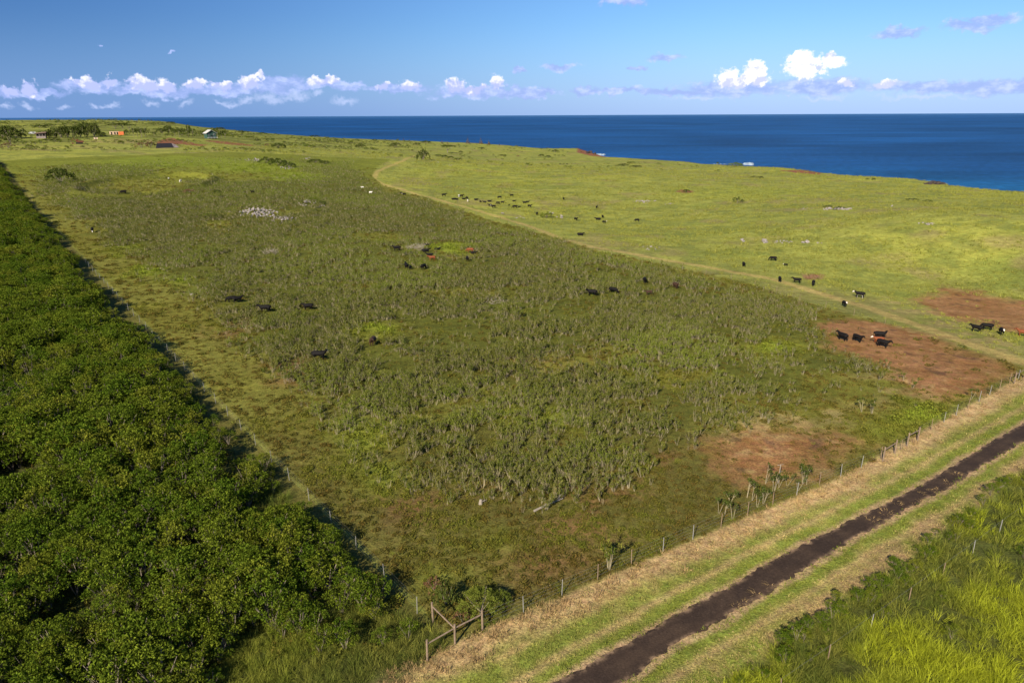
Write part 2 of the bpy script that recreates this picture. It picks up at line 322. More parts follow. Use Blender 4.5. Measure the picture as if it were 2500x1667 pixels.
# ------------------------------------------------------------------ object helpers
def tag(o, label=None, cat=None, group=None, kind=None):
    if label: o['label'] = label
    if cat: o['category'] = cat
    if group: o['group'] = group
    if kind: o['kind'] = kind
    return o
def empty(name, loc, rz=0.0, s=1.0):
    o = bpy.data.objects.new(name, None); col.objects.link(o); o.location = loc; o.rotation_euler = (0, 0, rz); o.scale = (s, s, s)
    o.empty_display_size = .3; return o
def link(name, me, parent=None, loc=(0, 0, 0), rot=(0, 0, 0), s=1.0):
    o = bpy.data.objects.new(name, me); col.objects.link(o); o.location = loc; o.rotation_euler = rot
    o.scale = (s, s, s) if np.isscalar(s) else s
    if parent is not None: o.parent = parent
    return o
class MB:
    """collects boxes, tubes and loose faces into one mesh"""
    def __init__(s): s.v = []; s.f = []; s.m = []
    def add(s, vs_, fs, mi=0):
        b = len(s.v); s.v += [tuple(q) for q in vs_]; s.f += [tuple(i + b for i in f) for f in fs]; s.m += [mi] * len(fs); return s
    def box(s, c, d, rz=0.0, mi=0, M=None):
        x, y, z = (q / 2 for q in d); P = []
        for sx, sy, sz in ((-1, -1, -1), (1, -1, -1), (1, 1, -1), (-1, 1, -1), (-1, -1, 1), (1, -1, 1), (1, 1, 1), (-1, 1, 1)):
            q = Vector((sx * x, sy * y, sz * z)); q = Matrix.Rotation(rz, 3, 'Z') @ q
            if M is not None: q = M @ q
            P.append(q + Vector(c))
        return s.add(P, [(0, 3, 2, 1), (4, 5, 6, 7), (0, 1, 5, 4), (1, 2, 6, 5), (2, 3, 7, 6), (3, 0, 4, 7)], mi)
    def tube(s, pts, rad, n=5, mi=0, cap=True):
        pts = [Vector(p) for p in pts]; rad = rad if isinstance(rad, (list, tuple)) else [rad] * len(pts)
        V = []; F = []
        for i, p in enumerate(pts):
            d = (pts[min(i + 1, len(pts) - 1)] - pts[max(i - 1, 0)]).normalized()
            a = d.orthogonal().normalized() if abs(d.z) > .95 else d.cross(Vector((0, 0, 1))).normalized()
            b = d.cross(a)
            for k in range(n):
                t = 2 * math.pi * k / n; V.append(p + (a * math.cos(t) + b * math.sin(t)) * rad[i])
        for i in range(len(pts) - 1):
            for k in range(n):
                F.append((i * n + k, i * n + (k + 1) % n, (i + 1) * n + (k + 1) % n, (i + 1) * n + k))
        if cap: F.append(tuple(range((len(pts) - 1) * n, len(pts) * n))); F.append(tuple(range(n))[::-1])
        return s.add(V, F, mi)
    def mesh(s, name, mats, smooth=False):
        me = bpy.data.meshes.new(name); me.from_pydata([tuple(v) for v in s.v], [], s.f)
        for m in (mats if isinstance(mats, (list, tuple)) else [mats]): me.materials.append(m)
        me.polygons.foreach_set('material_index', s.m)
        if smooth: me.polygons.foreach_set('use_smooth', [True] * len(s.f))
        me.update(); return me
def np_mesh(name, V, F, mats, mi=None):
    """quads or triangles from arrays"""
    me = bpy.data.meshes.new(name); V = np.asarray(V, np.float32); F = np.asarray(F, np.int32); k = F.shape[1]
    me.vertices.add(len(V)); me.vertices.foreach_set('co', V.ravel())
    me.loops.add(F.size); me.loops.foreach_set('vertex_index', F.ravel())
    me.polygons.add(len(F)); me.polygons.foreach_set('loop_start', np.arange(0, F.size, k, dtype=np.int32))
    for m in (mats if isinstance(mats, (list, tuple)) else [mats]): me.materials.append(m)
    if mi is not None: me.polygons.foreach_set('material_index', np.asarray(mi, np.int32))
    me.update(calc_edges=True); return me

# ------------------------------------------------------------------ materials
def basic(name, colr, rough=.8, var=.0, scale=3.0, spec=.2, metal=0.0, bump=0.0):
    m = bpy.data.materials.new(name); m.use_nodes = True; t = NT(m.node_tree); b = t.n['Principled BSDF']
    tc = t.new('ShaderNodeTexCoord'); c_ = colr
    if var:
        nz = t.noise(tc.outputs['Object'], scale, 4, .6)
        k = t.ramp(nz, .25, .75, 1 - var, 1 + var, False)
        cc = t.new('ShaderNodeCombineColor'); [t.put(cc.inputs[i], k) for i in range(3)]
        t.put(b.inputs['Base Color'], t.mix(1.0, colr, cc.outputs[0], 'MULTIPLY'))
        if bump:
            bp = t.new('ShaderNodeBump'); bp.inputs['Strength'].default_value = bump; t.put(bp.inputs['Height'], nz); t.l.new(bp.outputs[0], b.inputs['Normal'])
    else: b.inputs['Base Color'].default_value = (*colr, 1)
    b.inputs['Roughness'].default_value = rough; b.inputs['Specular IOR Level'].default_value = spec; b.inputs['Metallic'].default_value = metal
    return m
def gsat(c, k=1.0):
    r_, g_, b_ = c; return (r_ * (1 - .03 * k), g_, b_ * (1 - .15 * k))
def leafmat(name, a, b_, lush=None, trans=.22, spread=.5):
    """foliage: two greens mixed plant by plant, leaf by leaf; 'tint' on the scattered points leans it to a third"""
    if 'dry' not in name and 'dead' not in name and 'ironwood' not in name: a, b_, lush = gsat(a), gsat(b_), (gsat(lush, .7) if lush and name != 'mown_grass' else lush)
    m = bpy.data.materials.new(name); m.use_nodes = True; t = NT(m.node_tree); t.n.clear()
    oi = t.new('ShaderNodeObjectInfo'); g = t.new('ShaderNodeNewGeometry')
    c_ = t.mix(t.math('ADD', t.math('MULTIPLY', oi.outputs['Random'], .6), t.math('MULTIPLY', g.outputs['Random Per Island'], .4)), a, b_)
    if lush:
        at = t.new('ShaderNodeAttribute', attribute_type='INSTANCER', attribute_name='tint')
        c_ = t.mix(at.outputs['Fac'], c_, lush)
    k = t.math('MULTIPLY_ADD', g.outputs['Random Per Island'], spread * 2, 1 - spread)
    cc = t.new('ShaderNodeCombineColor'); [t.put(cc.inputs[i], k) for i in range(3)]
    c_ = t.mix(1.0, c_, cc.outputs[0], 'MULTIPLY')
    d = t.new('ShaderNodeBsdfDiffuse'); tr = t.new('ShaderNodeBsdfTranslucent'); t.put(d.inputs[0], c_); t.put(tr.inputs[0], c_)
    mx = t.new('ShaderNodeMixShader'); mx.inputs[0].default_value = trans; t.l.new(d.outputs[0], mx.inputs[1]); t.l.new(tr.outputs[0], mx.inputs[2])
    o = t.new('ShaderNodeOutputMaterial'); t.l.new(mx.outputs[0], o.inputs[0]); return m
M_bark = basic("bark", (.20, .165, .125), .9, .35, 4)
M_stem = basic("pale_stem", (.30, .255, .16), .9, .3, 5)
M_wood = basic("weathered_wood", (.20, .145, .10), .85, .35, 6, bump=.3)
M_steel = basic("galvanised_post", (.23, .22, .20), .7, .25, 6)
M_wire = basic("fence_wire", (.30, .29, .28), .5, 0, metal=.6)
M_koa = leafmat("koa_leaf", (.050, .096, .009), (.132, .156, .018), trans=.25, spread=.6)
M_koa2 = leafmat("koa_leaf_yellow", (.088, .124, .011), (.172, .172, .024), trans=.25, spread=.6)
M_scrub = leafmat("scrub_leaf", (.060, .088, .014), (.175, .165, .034), (.17, .21, .024), trans=.2, spread=.6)
M_grass = leafmat("pasture_grass", (.180, .198, .042), (.285, .260, .070), (.32, .315, .050), trans=.3, spread=.55)
M_low = leafmat("low_herb", (.080, .095, .018), (.150, .092, .028), (.19, .225, .028), trans=.3, spread=.6)
M_tall = leafmat("guinea_grass", (.080, .125, .024), (.235, .215, .052), (.39, .415, .026), trans=.30, spread=.6)
M_verge = leafmat("mown_grass", (.115, .155, .024), (.215, .218, .040), (.40, .30, .13), trans=.2)
M_straw = leafmat("dry_grass", (.40, .27, .12), (.30, .20, .095), trans=.2)
M_tree = leafmat("tree_leaf", (.045, .065, .015), (.075, .085, .022), trans=.15)
M_rock = basic("lava_rock", (.25, .22, .20), .95, .45, 2.2, bump=.4)

# ------------------------------------------------------------------ the ground
azs = np.concatenate([np.linspace(-180, -52, 40)[:-1], np.linspace(-52, 50, 860), np.linspace(50, 180, 40)[1:-1]]) * math.pi / 180
rs = np.concatenate([[0.5, 4, 9], np.geomspace(13, 1500, 700), [1800, 2500]])
A, RR = np.meshgrid(azs, rs); X = RR * np.sin(A); Y = RR * np.cos(A); Z = height(X, Y)
na, nr = len(azs), len(rs)
idx = np.arange(na * nr).reshape(nr, na); nx = np.roll(idx, -1, 1)
F = np.stack([idx[:-1], nx[:-1], nx[1:], idx[1:]], -1).reshape(-1, 4)[:, ::-1]
xf, yf, zf = X.ravel(), Y.ravel(), Z.ravel()
mk = masks(xf, yf); r = mk['r']
big = fbm(xf, yf, 60, 4, 101); med = fbm(xf, yf, 14, 4, 111); sm = fbm(xf, yf, 2.5, 3, 121)
streak = fbm(xf * .35, yf, 10, 4, 131)
C = np.zeros((len(xf), 3)) + np.array([.245, .245, .056])
C = lerp(C, (.31, .295, .056), sstep(big, .45, .75) * .5)
C = lerp(C, (.165, .185, .040), sstep(streak, .52, .72) * .7)
C = lerp(C, (.26, .27, .040), mk['lush'] * .5 * (1 - mk['field']))
C = lerp(C, (.150, .165, .042), sstep(fbm(xf, yf, 4.5, 3, 151), .5, .68) * .7)
C = lerp(C, (.22, .17, .075), sstep(med, .55, .75) * .55)
# far left hills: olive scrubby slope
farl = sstep(r, 560, 640) * sstep(-xf, 60, 220)
C = lerp(C, (.12, .125, .030), farl * sstep(med, .4, .62) * .8)
# cattle-worn, paler strip of turf along the track
C = lerp(C, (.185, .175, .055), (1 - sstep(dline(xf, yf, TRACK), 6, 16)) * (1 - mk['field']) * sstep(-r, -210, -120) * .7)
# field
fc = np.zeros_like(C) + np.array([.150, .138, .026])
fc = lerp(fc, (.175, .165, .036), sstep(med, .45, .65) * .8)
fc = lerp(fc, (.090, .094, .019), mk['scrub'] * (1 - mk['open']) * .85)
fc = lerp(fc, (.095, .080, .026), (1 - sstep(r, 55, 90)) * .6)
fc = lerp(fc, (.175, .092, .040), mk['reddish'] * sstep(sm + med, .85, 1.15) * .7)
fc = lerp(fc, (.185, .18, .030), mk['open'] * .7 * sstep(med, .35, .6))
fc = lerp(fc, (.20, .23, .030), mk['lush'] * .8)
fc = lerp(fc, (.15, .17, .024), sstep(r, 330, 430) * .6)
C = C + (fc - C) * mk['field'][:, None]
C = lerp(C, (.28, .215, .085), mk['dry'] * sstep(sm, .35, .6) * .75)
tuf = fbm(xf, yf, 1.1, 3, 141)
dirtc = np.array([.260, .130, .054]) + (sm - .5)[:, None] * np.array([.12, .08, .05])
dirtc = dirtc + (np.array([.36, .24, .105]) - dirtc) * (sstep(tuf * .5 + med * .5, .53, .64) * .65)[:, None]
dirtc = dirtc + (np.array([.10, .055, .035]) - dirtc) * (sstep(fbm(xf, yf, 1.6, 3, 145), .68, .76) * .7)[:, None]
C = C + (dirtc - C) * (mk['dirt'] * sstep(sm * .6 + tuf * .4 + mk['dirt'] * .62, .50, .84) * .95)[:, None]
C = lerp(C, (.20, .085, .045), mk['red'])
C = lerp(C, (.40, .29, .10), mk['track'] * .6 * (1 - mk['field']) * (1 - .6 * sstep(r, 88, 125) * (xf > 50) * 0))
# verge
fd = fence_d(xf, yf)
V_ = np.zeros_like(C) + np.array([.170, .188, .036])
V_ = lerp(V_, (.30, .25, .085), sstep(sm, .55, .78) * .55)
V_ = lerp(V_, (.42, .29, .135), (1 - sstep(fd + (sm - .5) * 1.8, 1.0, 3.0)))
dr = dline(xf, yf, ROADMID)
V_ = lerp(V_, (.40, .27, .13), np.exp(-((dr - 2.75 + (sm - .5) * .5) / .35) ** 2) * .6)
V_ = lerp(V_, (.38, .27, .11), np.exp(-((dr - 5.0 + (med - .5) * 1.0) / .30) ** 2) * sstep(sm, .35, .6) * .8)
V_ = lerp(V_, (.34, .24, .10), np.exp(-((dr - 6.9 + (med - .5) * 1.0) / .35) ** 2) * sstep(sm, .3, .6) * .7)
te = dline(xf, yf, TALL_EDGE)
V_ = lerp(V_, (.30, .19, .10), (1 - sstep(te, .8, 2.8)) * sstep(sm, .3, .6) * .8)
C = C + (V_ - C) * mk['verge'][:, None]
nf = sstep(-sd(xf, yf, P_FIELD), 0, .5) * (1 - sstep(-sd(xf, yf, P_FIELD), 8, 10)) * (sd(xf, yf, P_THICK) > -9)
C = lerp(C, (.120, .108, .028), nf * (1 - mk['verge']) * (np.hypot(xf - FARL[0], yf - FARL[1]) > 0) * (yf < FARL[1] - 5) * (xf < 0))
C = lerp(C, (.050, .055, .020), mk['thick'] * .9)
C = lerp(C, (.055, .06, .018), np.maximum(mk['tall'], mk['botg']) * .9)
C = lerp(C, (.36, .24, .14), (mk['road'] > .05) * 0.9)
C = lerp(C, (.36, .24, .13), (1 - sstep(np.abs(sd(xf, yf, P_ROAD)) + (sm - .5) * .6, .25, .6)) * .8)
rc = np.interp(np.arctan2(xf, yf), eaz, erc, left=1350, right=390)
C = lerp(C, (.11, .085, .05), sstep(r, rc - 12, rc - 1) * .7)
C = lerp(C, (.085, .06, .05), sstep(r, rc + 1, rc + 14) )
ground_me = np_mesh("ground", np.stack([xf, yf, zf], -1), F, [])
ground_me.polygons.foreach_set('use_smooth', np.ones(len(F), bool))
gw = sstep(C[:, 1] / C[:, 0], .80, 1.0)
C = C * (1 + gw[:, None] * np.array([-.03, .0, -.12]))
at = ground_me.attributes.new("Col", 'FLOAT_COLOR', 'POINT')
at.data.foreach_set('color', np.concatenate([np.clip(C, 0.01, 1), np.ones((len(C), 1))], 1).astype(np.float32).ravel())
gm = bpy.data.materials.new("ground"); gm.use_nodes = True; t = NT(gm.node_tree); b = t.n['Principled BSDF']
ca = t.new('ShaderNodeAttribute', attribute_name='Col'); tc = t.new('ShaderNodeTexCoord'); P_ = tc.outputs['Object']
f1 = t.noise(P_, 6.0, 4, .65); f2 = t.noise(P_, .9, 4, .6); f3 = t.noise(t.vec('MULTIPLY', P_, (.25, .8, 1)), .35, 5, .65)
k = t.math('MULTIPLY', t.ramp(f1, .3, .7, .5, 1.45, False), t.math('MULTIPLY', t.ramp(f2, .3, .7, .74, 1.24, False), t.ramp(f3, .3, .7, .78, 1.2, False)))
cc = t.new('ShaderNodeCombineColor'); [t.put(cc.inputs[i], k) for i in range(3)]
base = t.mix(1.0, ca.outputs['Color'], cc.outputs[0], 'MULTIPLY')
hs = t.new('ShaderNodeHueSaturation'); t.put(hs.inputs['Hue'], t.ramp(t.noise(P_, 1.7, 3), .3, .7, .485, .515, False)); t.l.new(base, hs.inputs['Color'])
t.l.new(hs.outputs[0], b.inputs['Base Color']); b.inputs['Roughness'].default_value = .95; b.inputs['Specular IOR Level'].default_value = .05
bp = t.new('ShaderNodeBump'); bp.inputs['Strength'].default_value = .7; bp.inputs['Distance'].default_value = .25
t.put(bp.inputs['Height'], t.math('ADD', t.math('MULTIPLY', f1, .5), f2)); t.l.new(bp.outputs[0], b.inputs['Normal'])
ground_me.materials.append(gm)
ground = link("ground", ground_me); tag(ground, kind='structure')

# sea
sp = np.geomspace(250, 160000, 90); sa = np.linspace(-75, 75, 61) * math.pi / 180
SA, SR = np.meshgrid(sa, sp); si = np.arange(SA.size).reshape(SA.shape)
sF = np.stack([si[:-1, :-1], si[:-1, 1:], si[1:, 1:], si[1:, :-1]], -1).reshape(-1, 4)[:, ::-1]
M_sea = bpy.data.materials.new("sea"); M_sea.use_nodes = True; t = NT(M_sea.node_tree); b = t.n['Principled BSDF']
tc = t.new('ShaderNodeTexCoord'); P_ = tc.outputs['Object']
w1 = t.noise(t.vec('MULTIPLY', P_, (.6, 1.0, 1)), .11, 5, .7); w2 = t.noise(t.vec('MULTIPLY', P_, (.3, 1.0, 1)), .006, 5, .65); w3 = t.noise(P_, .0009, 3, .5)
dep = t.math('LENGTH', 0) if False else t.vec('LENGTH', P_)
cseas = t.mix(t.ramp(dep, 450, 1500), (.005, .100, .200), (.006, .052, .165))
cseas = t.mix(t.ramp(dep, 9000, 60000), cseas, (.030, .105, .25))  # distance haze painted into the sea colour, paler towards the horizon
kk = t.math('MULTIPLY', t.ramp(w2, .35, .65, .7, 1.32, False), t.math('MULTIPLY', t.ramp(w1, .35, .65, .6, 1.4, False), t.ramp(w3, .35, .65, .8, 1.22, False)))
cc = t.new('ShaderNodeCombineColor'); [t.put(cc.inputs[i], kk) for i in range(3)]
cseas = t.mix(1.0, cseas, cc.outputs[0], 'MULTIPLY')
caps = t.ramp(t.noise(t.vec('MULTIPLY', P_, (.5, 1, 1)), .045, 4, .7), .755, .78, 0, .55)
cseas = t.mix(caps, cseas, (.6, .65, .7))
t.l.new(cseas, b.inputs['Base Color']); b.inputs['Roughness'].default_value = .55; b.inputs['Specular IOR Level'].default_value = .12
bp = t.new('ShaderNodeBump'); bp.inputs['Strength'].default_value = .8; bp.inputs['Distance'].default_value = 2.0; t.put(bp.inputs['Height'], w1); t.l.new(bp.outputs[0], b.inputs['Normal'])
sea = link("sea", np_mesh("sea", np.stack([SR.ravel() * np.sin(SA.ravel()), SR.ravel() * np.cos(SA.ravel()), np.full(SA.size, SEA_Z)], -1), sF, M_sea)); tag(sea, kind='structure')

# red-brown earth road laid on the verge, with ragged edges
def resample(P, n):
    P = np.asarray(P); s_ = np.concatenate([[0], np.cumsum(np.linalg.norm(np.diff(P, axis=0), axis=1))])
    q = np.linspace(0, s_[-1], n); return np.stack([np.interp(q, s_, P[:, i]) for i in range(P.shape[1])], -1)
nl, nc = 620, 26
Lr, Rr = resample(ROAD_L, nl), resample(ROAD_R, nl)
u_ = np.linspace(0, 1, nc)[None, :, None]
q = Lr[:, None] * (1 - u_) + Rr[:, None] * u_
wdt = (Rr - Lr) / np.linalg.norm(Rr - Lr, axis=1)[:, None]
el_ = (fbm(q[:, 0, 0], q[:, 0, 1], .7, 4, 201) - .5) * .6; er_ = (fbm(q[:, -1, 0], q[:, -1, 1], .8, 4, 211) - .5) * .95
sh = (1 - u_[..., 0]) ** 2 * el_[:, None] + u_[..., 0] ** 2 * er_[:, None]
q = q + wdt[:, None] * sh[..., None]
zz = height(q[..., 0], q[..., 1]) + .035 - .10 * (1 - (2 * u_[..., 0] - 1) ** 4) * 0
ri = np.arange(nl * nc).reshape(nl, nc)
rF = np.stack([ri[:-1, :-1], ri[:-1, 1:], ri[1:, 1:], ri[1:, :-1]], -1).reshape(-1, 4)
road_u = np.tile(np.linspace(0, 1, nc), nl)
M_road = bpy.data.materials.new("red_earth_road"); M_road.use_nodes = True; t = NT(M_road.node_tree); b = t.n['Principled BSDF']
tc = t.new('ShaderNodeTexCoord'); P_ = tc.outputs['Object']
a1 = t.noise(P_, .5, 4, .6); a2 = t.noise(P_, 7, 4, .7)
rcol = t.mix(t.ramp(a1, .35, .7), (.036, .024, .018), (.058, .038, .026)); rcol = t.mix(t.ramp(a2, .66, .74, 0, .5), rcol, (.20, .14, .10))
ua = t.new('ShaderNodeAttribute', attribute_name='across').outputs['Fac']
bk = t.math('MULTIPLY', t.ramp(t.math('ABSOLUTE', t.math('SUBTRACT', ua, .5)), .30, .5), t.ramp(t.noise(P_, 1.1, 4, .65), .42, .62))
rcol = t.mix(t.math('MULTIPLY', bk, .8), rcol, (.25, .165, .10))
rt = t.math('ADD', t.ramp(t.math('ABSOLUTE', t.math('SUBTRACT', ua, .27)), .0, .09, .22, 0), t.ramp(t.math('ABSOLUTE', t.math('SUBTRACT', ua, .72)), .0, .09, .22, 0))
rcol = t.mix(rt, rcol, (.030, .019, .014))
kk = t.ramp(a2, .3, .7, .72, 1.3, False); cc = t.new('ShaderNodeCombineColor'); [t.put(cc.inputs[i], kk) for i in range(3)]
t.l.new(t.mix(1.0, rcol, cc.outputs[0], 'MULTIPLY'), b.inputs['Base Color']); b.inputs['Roughness'].default_value = .9; b.inputs['Specular IOR Level'].default_value = .1
bp = t.new('ShaderNodeBump'); bp.inputs['Strength'].default_value = .5; bp.inputs['Distance'].default_value = .05; t.put(bp.inputs['Height'], a2); t.l.new(bp.outputs[0], b.inputs['Normal'])
road = link("dirt_road", np_mesh("dirt_road", np.concatenate([q.reshape(-1, 2), zz.reshape(-1, 1)], 1), rF, M_road)); tag(road, kind='structure')
road.data.attributes.new('across', 'FLOAT', 'POINT').data.foreach_set('value', road_u.astype(np.float32)); road.data.flip_normals() if road.data.polygons[100].normal.z < 0 else None

# ------------------------------------------------------------------ plant meshes
def rand_dir(n, up=0.0):
    d = rng.normal(size=(n, 3)); d[:, 2] += up; return d / np.linalg.norm(d, axis=1)[:, None]
def leaf_quads(cen, dirs, ln, wd):
    """pointed leaf blades: quads with a tip, lying along dirs"""
    n = len(cen); side = np.cross(dirs, rand_dir(n)); side /= np.linalg.norm(side, axis=1)[:, None] + 1e-9
    ln = np.broadcast_to(ln, n)[:, None]; wd = np.broadcast_to(wd, n)[:, None]
    a = cen - dirs * ln * .5; c_ = cen + dirs * ln * .5
    V = np.stack([a, cen + side * wd * .5, c_, cen - side * wd * .5], 1).reshape(-1, 3)
    F = np.arange(n * 4).reshape(-1, 4); return V, F
def blades(n, spread, hmin, hmax, wid, lean=.5, droop=.5, seg=2):
    """grass blades as narrow arching strips"""
    V = []; F = []
    a = rng.uniform(0, 2 * math.pi, n); rad = spread * np.sqrt(rng.uniform(0, 1, n)); h = rng.uniform(hmin, hmax, n)
    la = a + rng.normal(0, .6, n); le = lean * rng.uniform(.2, 1, n)
    base = np.stack([rad * np.cos(a), rad * np.sin(a), np.zeros(n) - .03], -1)
    out_ = np.stack([np.cos(la), np.sin(la), np.zeros(n)], -1)
    tw = rng.uniform(0, math.pi, n); sd_ = np.stack([np.cos(tw), np.sin(tw), np.zeros(n)], -1)
    for s_ in range(seg + 1):
        f = s_ / seg
        p = base + out_ * (h * le * (f ** (1.6)))[:, None] + np.array([0, 0, 1.]) * (h * (f - droop * le * f ** 3))[:, None]
        wv = wid * (1 - f * .85)
        V += [p - sd_ * wv / 2, p + sd_ * wv / 2]
    V = np.stack(V, 1).reshape(-1, 3); k = 2 * (seg + 1); b0 = np.arange(n) * k
    for s_ in range(seg): F.append(np.stack([b0 + 2 * s_, b0 + 2 * s_ + 1, b0 + 2 * s_ + 3, b0 + 2 * s_ + 2], -1))
    return V, np.concatenate(F)
def limb_mesh(name, segs, mat, n=4):
    m = MB()
    for pts, rad in segs: m.tube(pts, rad, n, cap=False)
    return m.mesh(name, mat)
def koa_shrub(i, Hh=3.7, Rr_=2.0, npf=34):
    """one koa haole shrub: forked stems and puffs of feathery fronds; returns crown mesh, stem mesh"""
    segs = []; cen = []
    for k_ in range(5):
        a = 2 * math.pi * k_ / 5 + rnd.random(); rr = Rr_ * (.35 + .4 * rnd.random())
        p0 = Vector((.1 * math.cos(a), .1 * math.sin(a), 0)); p1 = Vector((rr * .5 * math.cos(a), rr * .5 * math.sin(a), Hh * .45)); p2 = Vector((rr * math.cos(a), rr * math.sin(a), Hh * .85))
        segs.append(([p0, p1, p2], [.06, .045, .02]))
        for j in range(2):
            b_ = a + rnd.uniform(-1, 1); segs.append(([p1, p1 + Vector((.6 * math.cos(b_), .6 * math.sin(b_), Hh * .28))], [.03, .012]))
    while len(cen) < npf:
        a = rng.uniform(0, 2 * math.pi); q_ = math.sqrt(rng.uniform(0, 1)); top = math.sqrt(max(0, 1 - q_ * q_ * .8))
        z_ = Hh * (.42 + .58 * top) - rng.uniform(0, 1) ** 2 * Hh * .42
        cen.append((Rr_ * q_ * math.cos(a), Rr_ * q_ * math.sin(a), z_ + rng.normal(0, .12)))
    V = []; F = []; b0 = 0
    for c_ in cen:
        n = 46; d = rand_dir(n, .55); pr = rng.uniform(.28, .52); p = np.array(c_) + d * pr * rng.uniform(.7, 1, (n, 1)) * [1, 1, .75]
        dd = d + np.array([0, 0, -.25]); dd /= np.linalg.norm(dd, axis=1)[:, None]
        v, f = leaf_quads(p, dd, rng.uniform(.14, .27, n), rng.uniform(.07, .12, n)); V.append(v); F.append(f + b0); b0 += len(v)
    return np_mesh("crown", np.concatenate(V), np.concatenate(F), M_koa2 if i % 3 == 2 else M_koa), limb_mesh("stem", segs, M_bark, 3)
def scrub_bush(i):
    """upright straggly bush: pale bare stems, small leaves towards the tips"""
    segs = []; P0 = []; ns = rnd.randint(4, 7)
    for k_ in range(ns):
        a = rnd.uniform(0, 6.28); L = rnd.uniform(.8, 1.6); le = rnd.uniform(.05, .45)
        p = Vector((.1 * math.cos(a), .1 * math.sin(a), 0)); pts = [p]
        for j in range(3):
            a += rnd.uniform(-.5, .5); p = p + Vector((le * math.cos(a) * L / 3, le * math.sin(a) * L / 3, L / 3)); pts.append(p)
        segs.append((pts, [.019, .015, .011, .006]))
        if rnd.random() < .6:
            b_ = a + rnd.uniform(-1.5, 1.5); e = pts[2] + Vector((.22 * math.cos(b_), .22 * math.sin(b_), .36)); segs.append(([pts[2], e], [.012, .005])); P0.append(e)
        P0 += [pts[3], (pts[3] + pts[2]) / 2]
    c_ = []; per = (17 if i % 3 else 9) if i != 5 else 3
    for p in P0:
        d = rand_dir(per, -.3); c_.append(np.array(p) + d * rng.uniform(.03, .17, (per, 1)) - [0, 0, .08])
    c_ = np.concatenate(c_); d = rand_dir(len(c_), .6)
    d[:, 2] = np.abs(d[:, 2]) + .3; d /= np.linalg.norm(d, axis=1)[:, None]
    v, f = leaf_quads(c_, d, rng.uniform(.10, .20, len(c_)), rng.uniform(.03, .06, len(c_)))
    return np_mesh("foliage", v, f, M_scrub), limb_mesh("stem", segs, M_stem, 3)
def join_meshes(name, a, b_):
    """two meshes of quads in one, for the scattered copies"""
    def arr(me):
        v = np.empty(len(me.vertices) * 3); me.vertices.foreach_get('co', v); f = np.empty(len(me.loops), int); me.loops.foreach_get('vertex_index', f)
        return v.reshape(-1, 3), f.reshape(-1, 4)
    va, fa = arr(a); vb, fb_ = arr(b_)
    return np_mesh(name, np.concatenate([va, vb]), np.concatenate([fa, fb_ + len(va)]), [a.materials[0], b_.materials[0]], np.concatenate([np.zeros(len(fa)), np.ones(len(fb_))]))

KOA = [koa_shrub(i) for i in range(6)]
SCR = [scrub_bush(i) for i in range(8)]
KOA_J = [join_meshes("thicket_plant", *k_) for k_ in KOA]
SCR_J = [join_meshes("scrub_plant", *k_) for k_ in SCR]
def tuft(name, mat, n, *a, **k_):
    v, f = blades(n, *a, **k_); return np_mesh(name, v, f, mat)
T_PAST = [tuft("tuft", M_grass, 22, .34, .18, .48, .05, lean=.7) for _ in range(4)]
T_LOW = [tuft("herb", M_low, 20, .30, .10, .34, .06, lean=1.0) for _ in range(4)]
T_VERGE = [tuft("tuft", M_verge, 22, .26, .05, .17, .03, lean=1.1) for _ in range(4)]
T_STRAW = [tuft("straw", M_straw, 26, .30, .12, .42, .035, lean=1.4, droop=.6) for _ in range(4)]
T_TALL = [tuft("clump", M_tall, 80, .5, .40, 1.10, .021, lean=1.0, droop=.6, seg=3) for _ in range(5)]
def herb_mound(i):
    n = 60; d = rand_dir(n, .6); d[:, 2] = np.abs(d[:, 2]); p = d * [.45, .45, .3] * rng.uniform(.5, 1, (n, 1))
    v, f = leaf_quads(p, rand_dir(n, .5), rng.uniform(.09, .16, n), rng.uniform(.06, .1, n)); return np_mesh("herb", v, f, M_low)
T_HERB = [herb_mound(i) for i in range(3)]

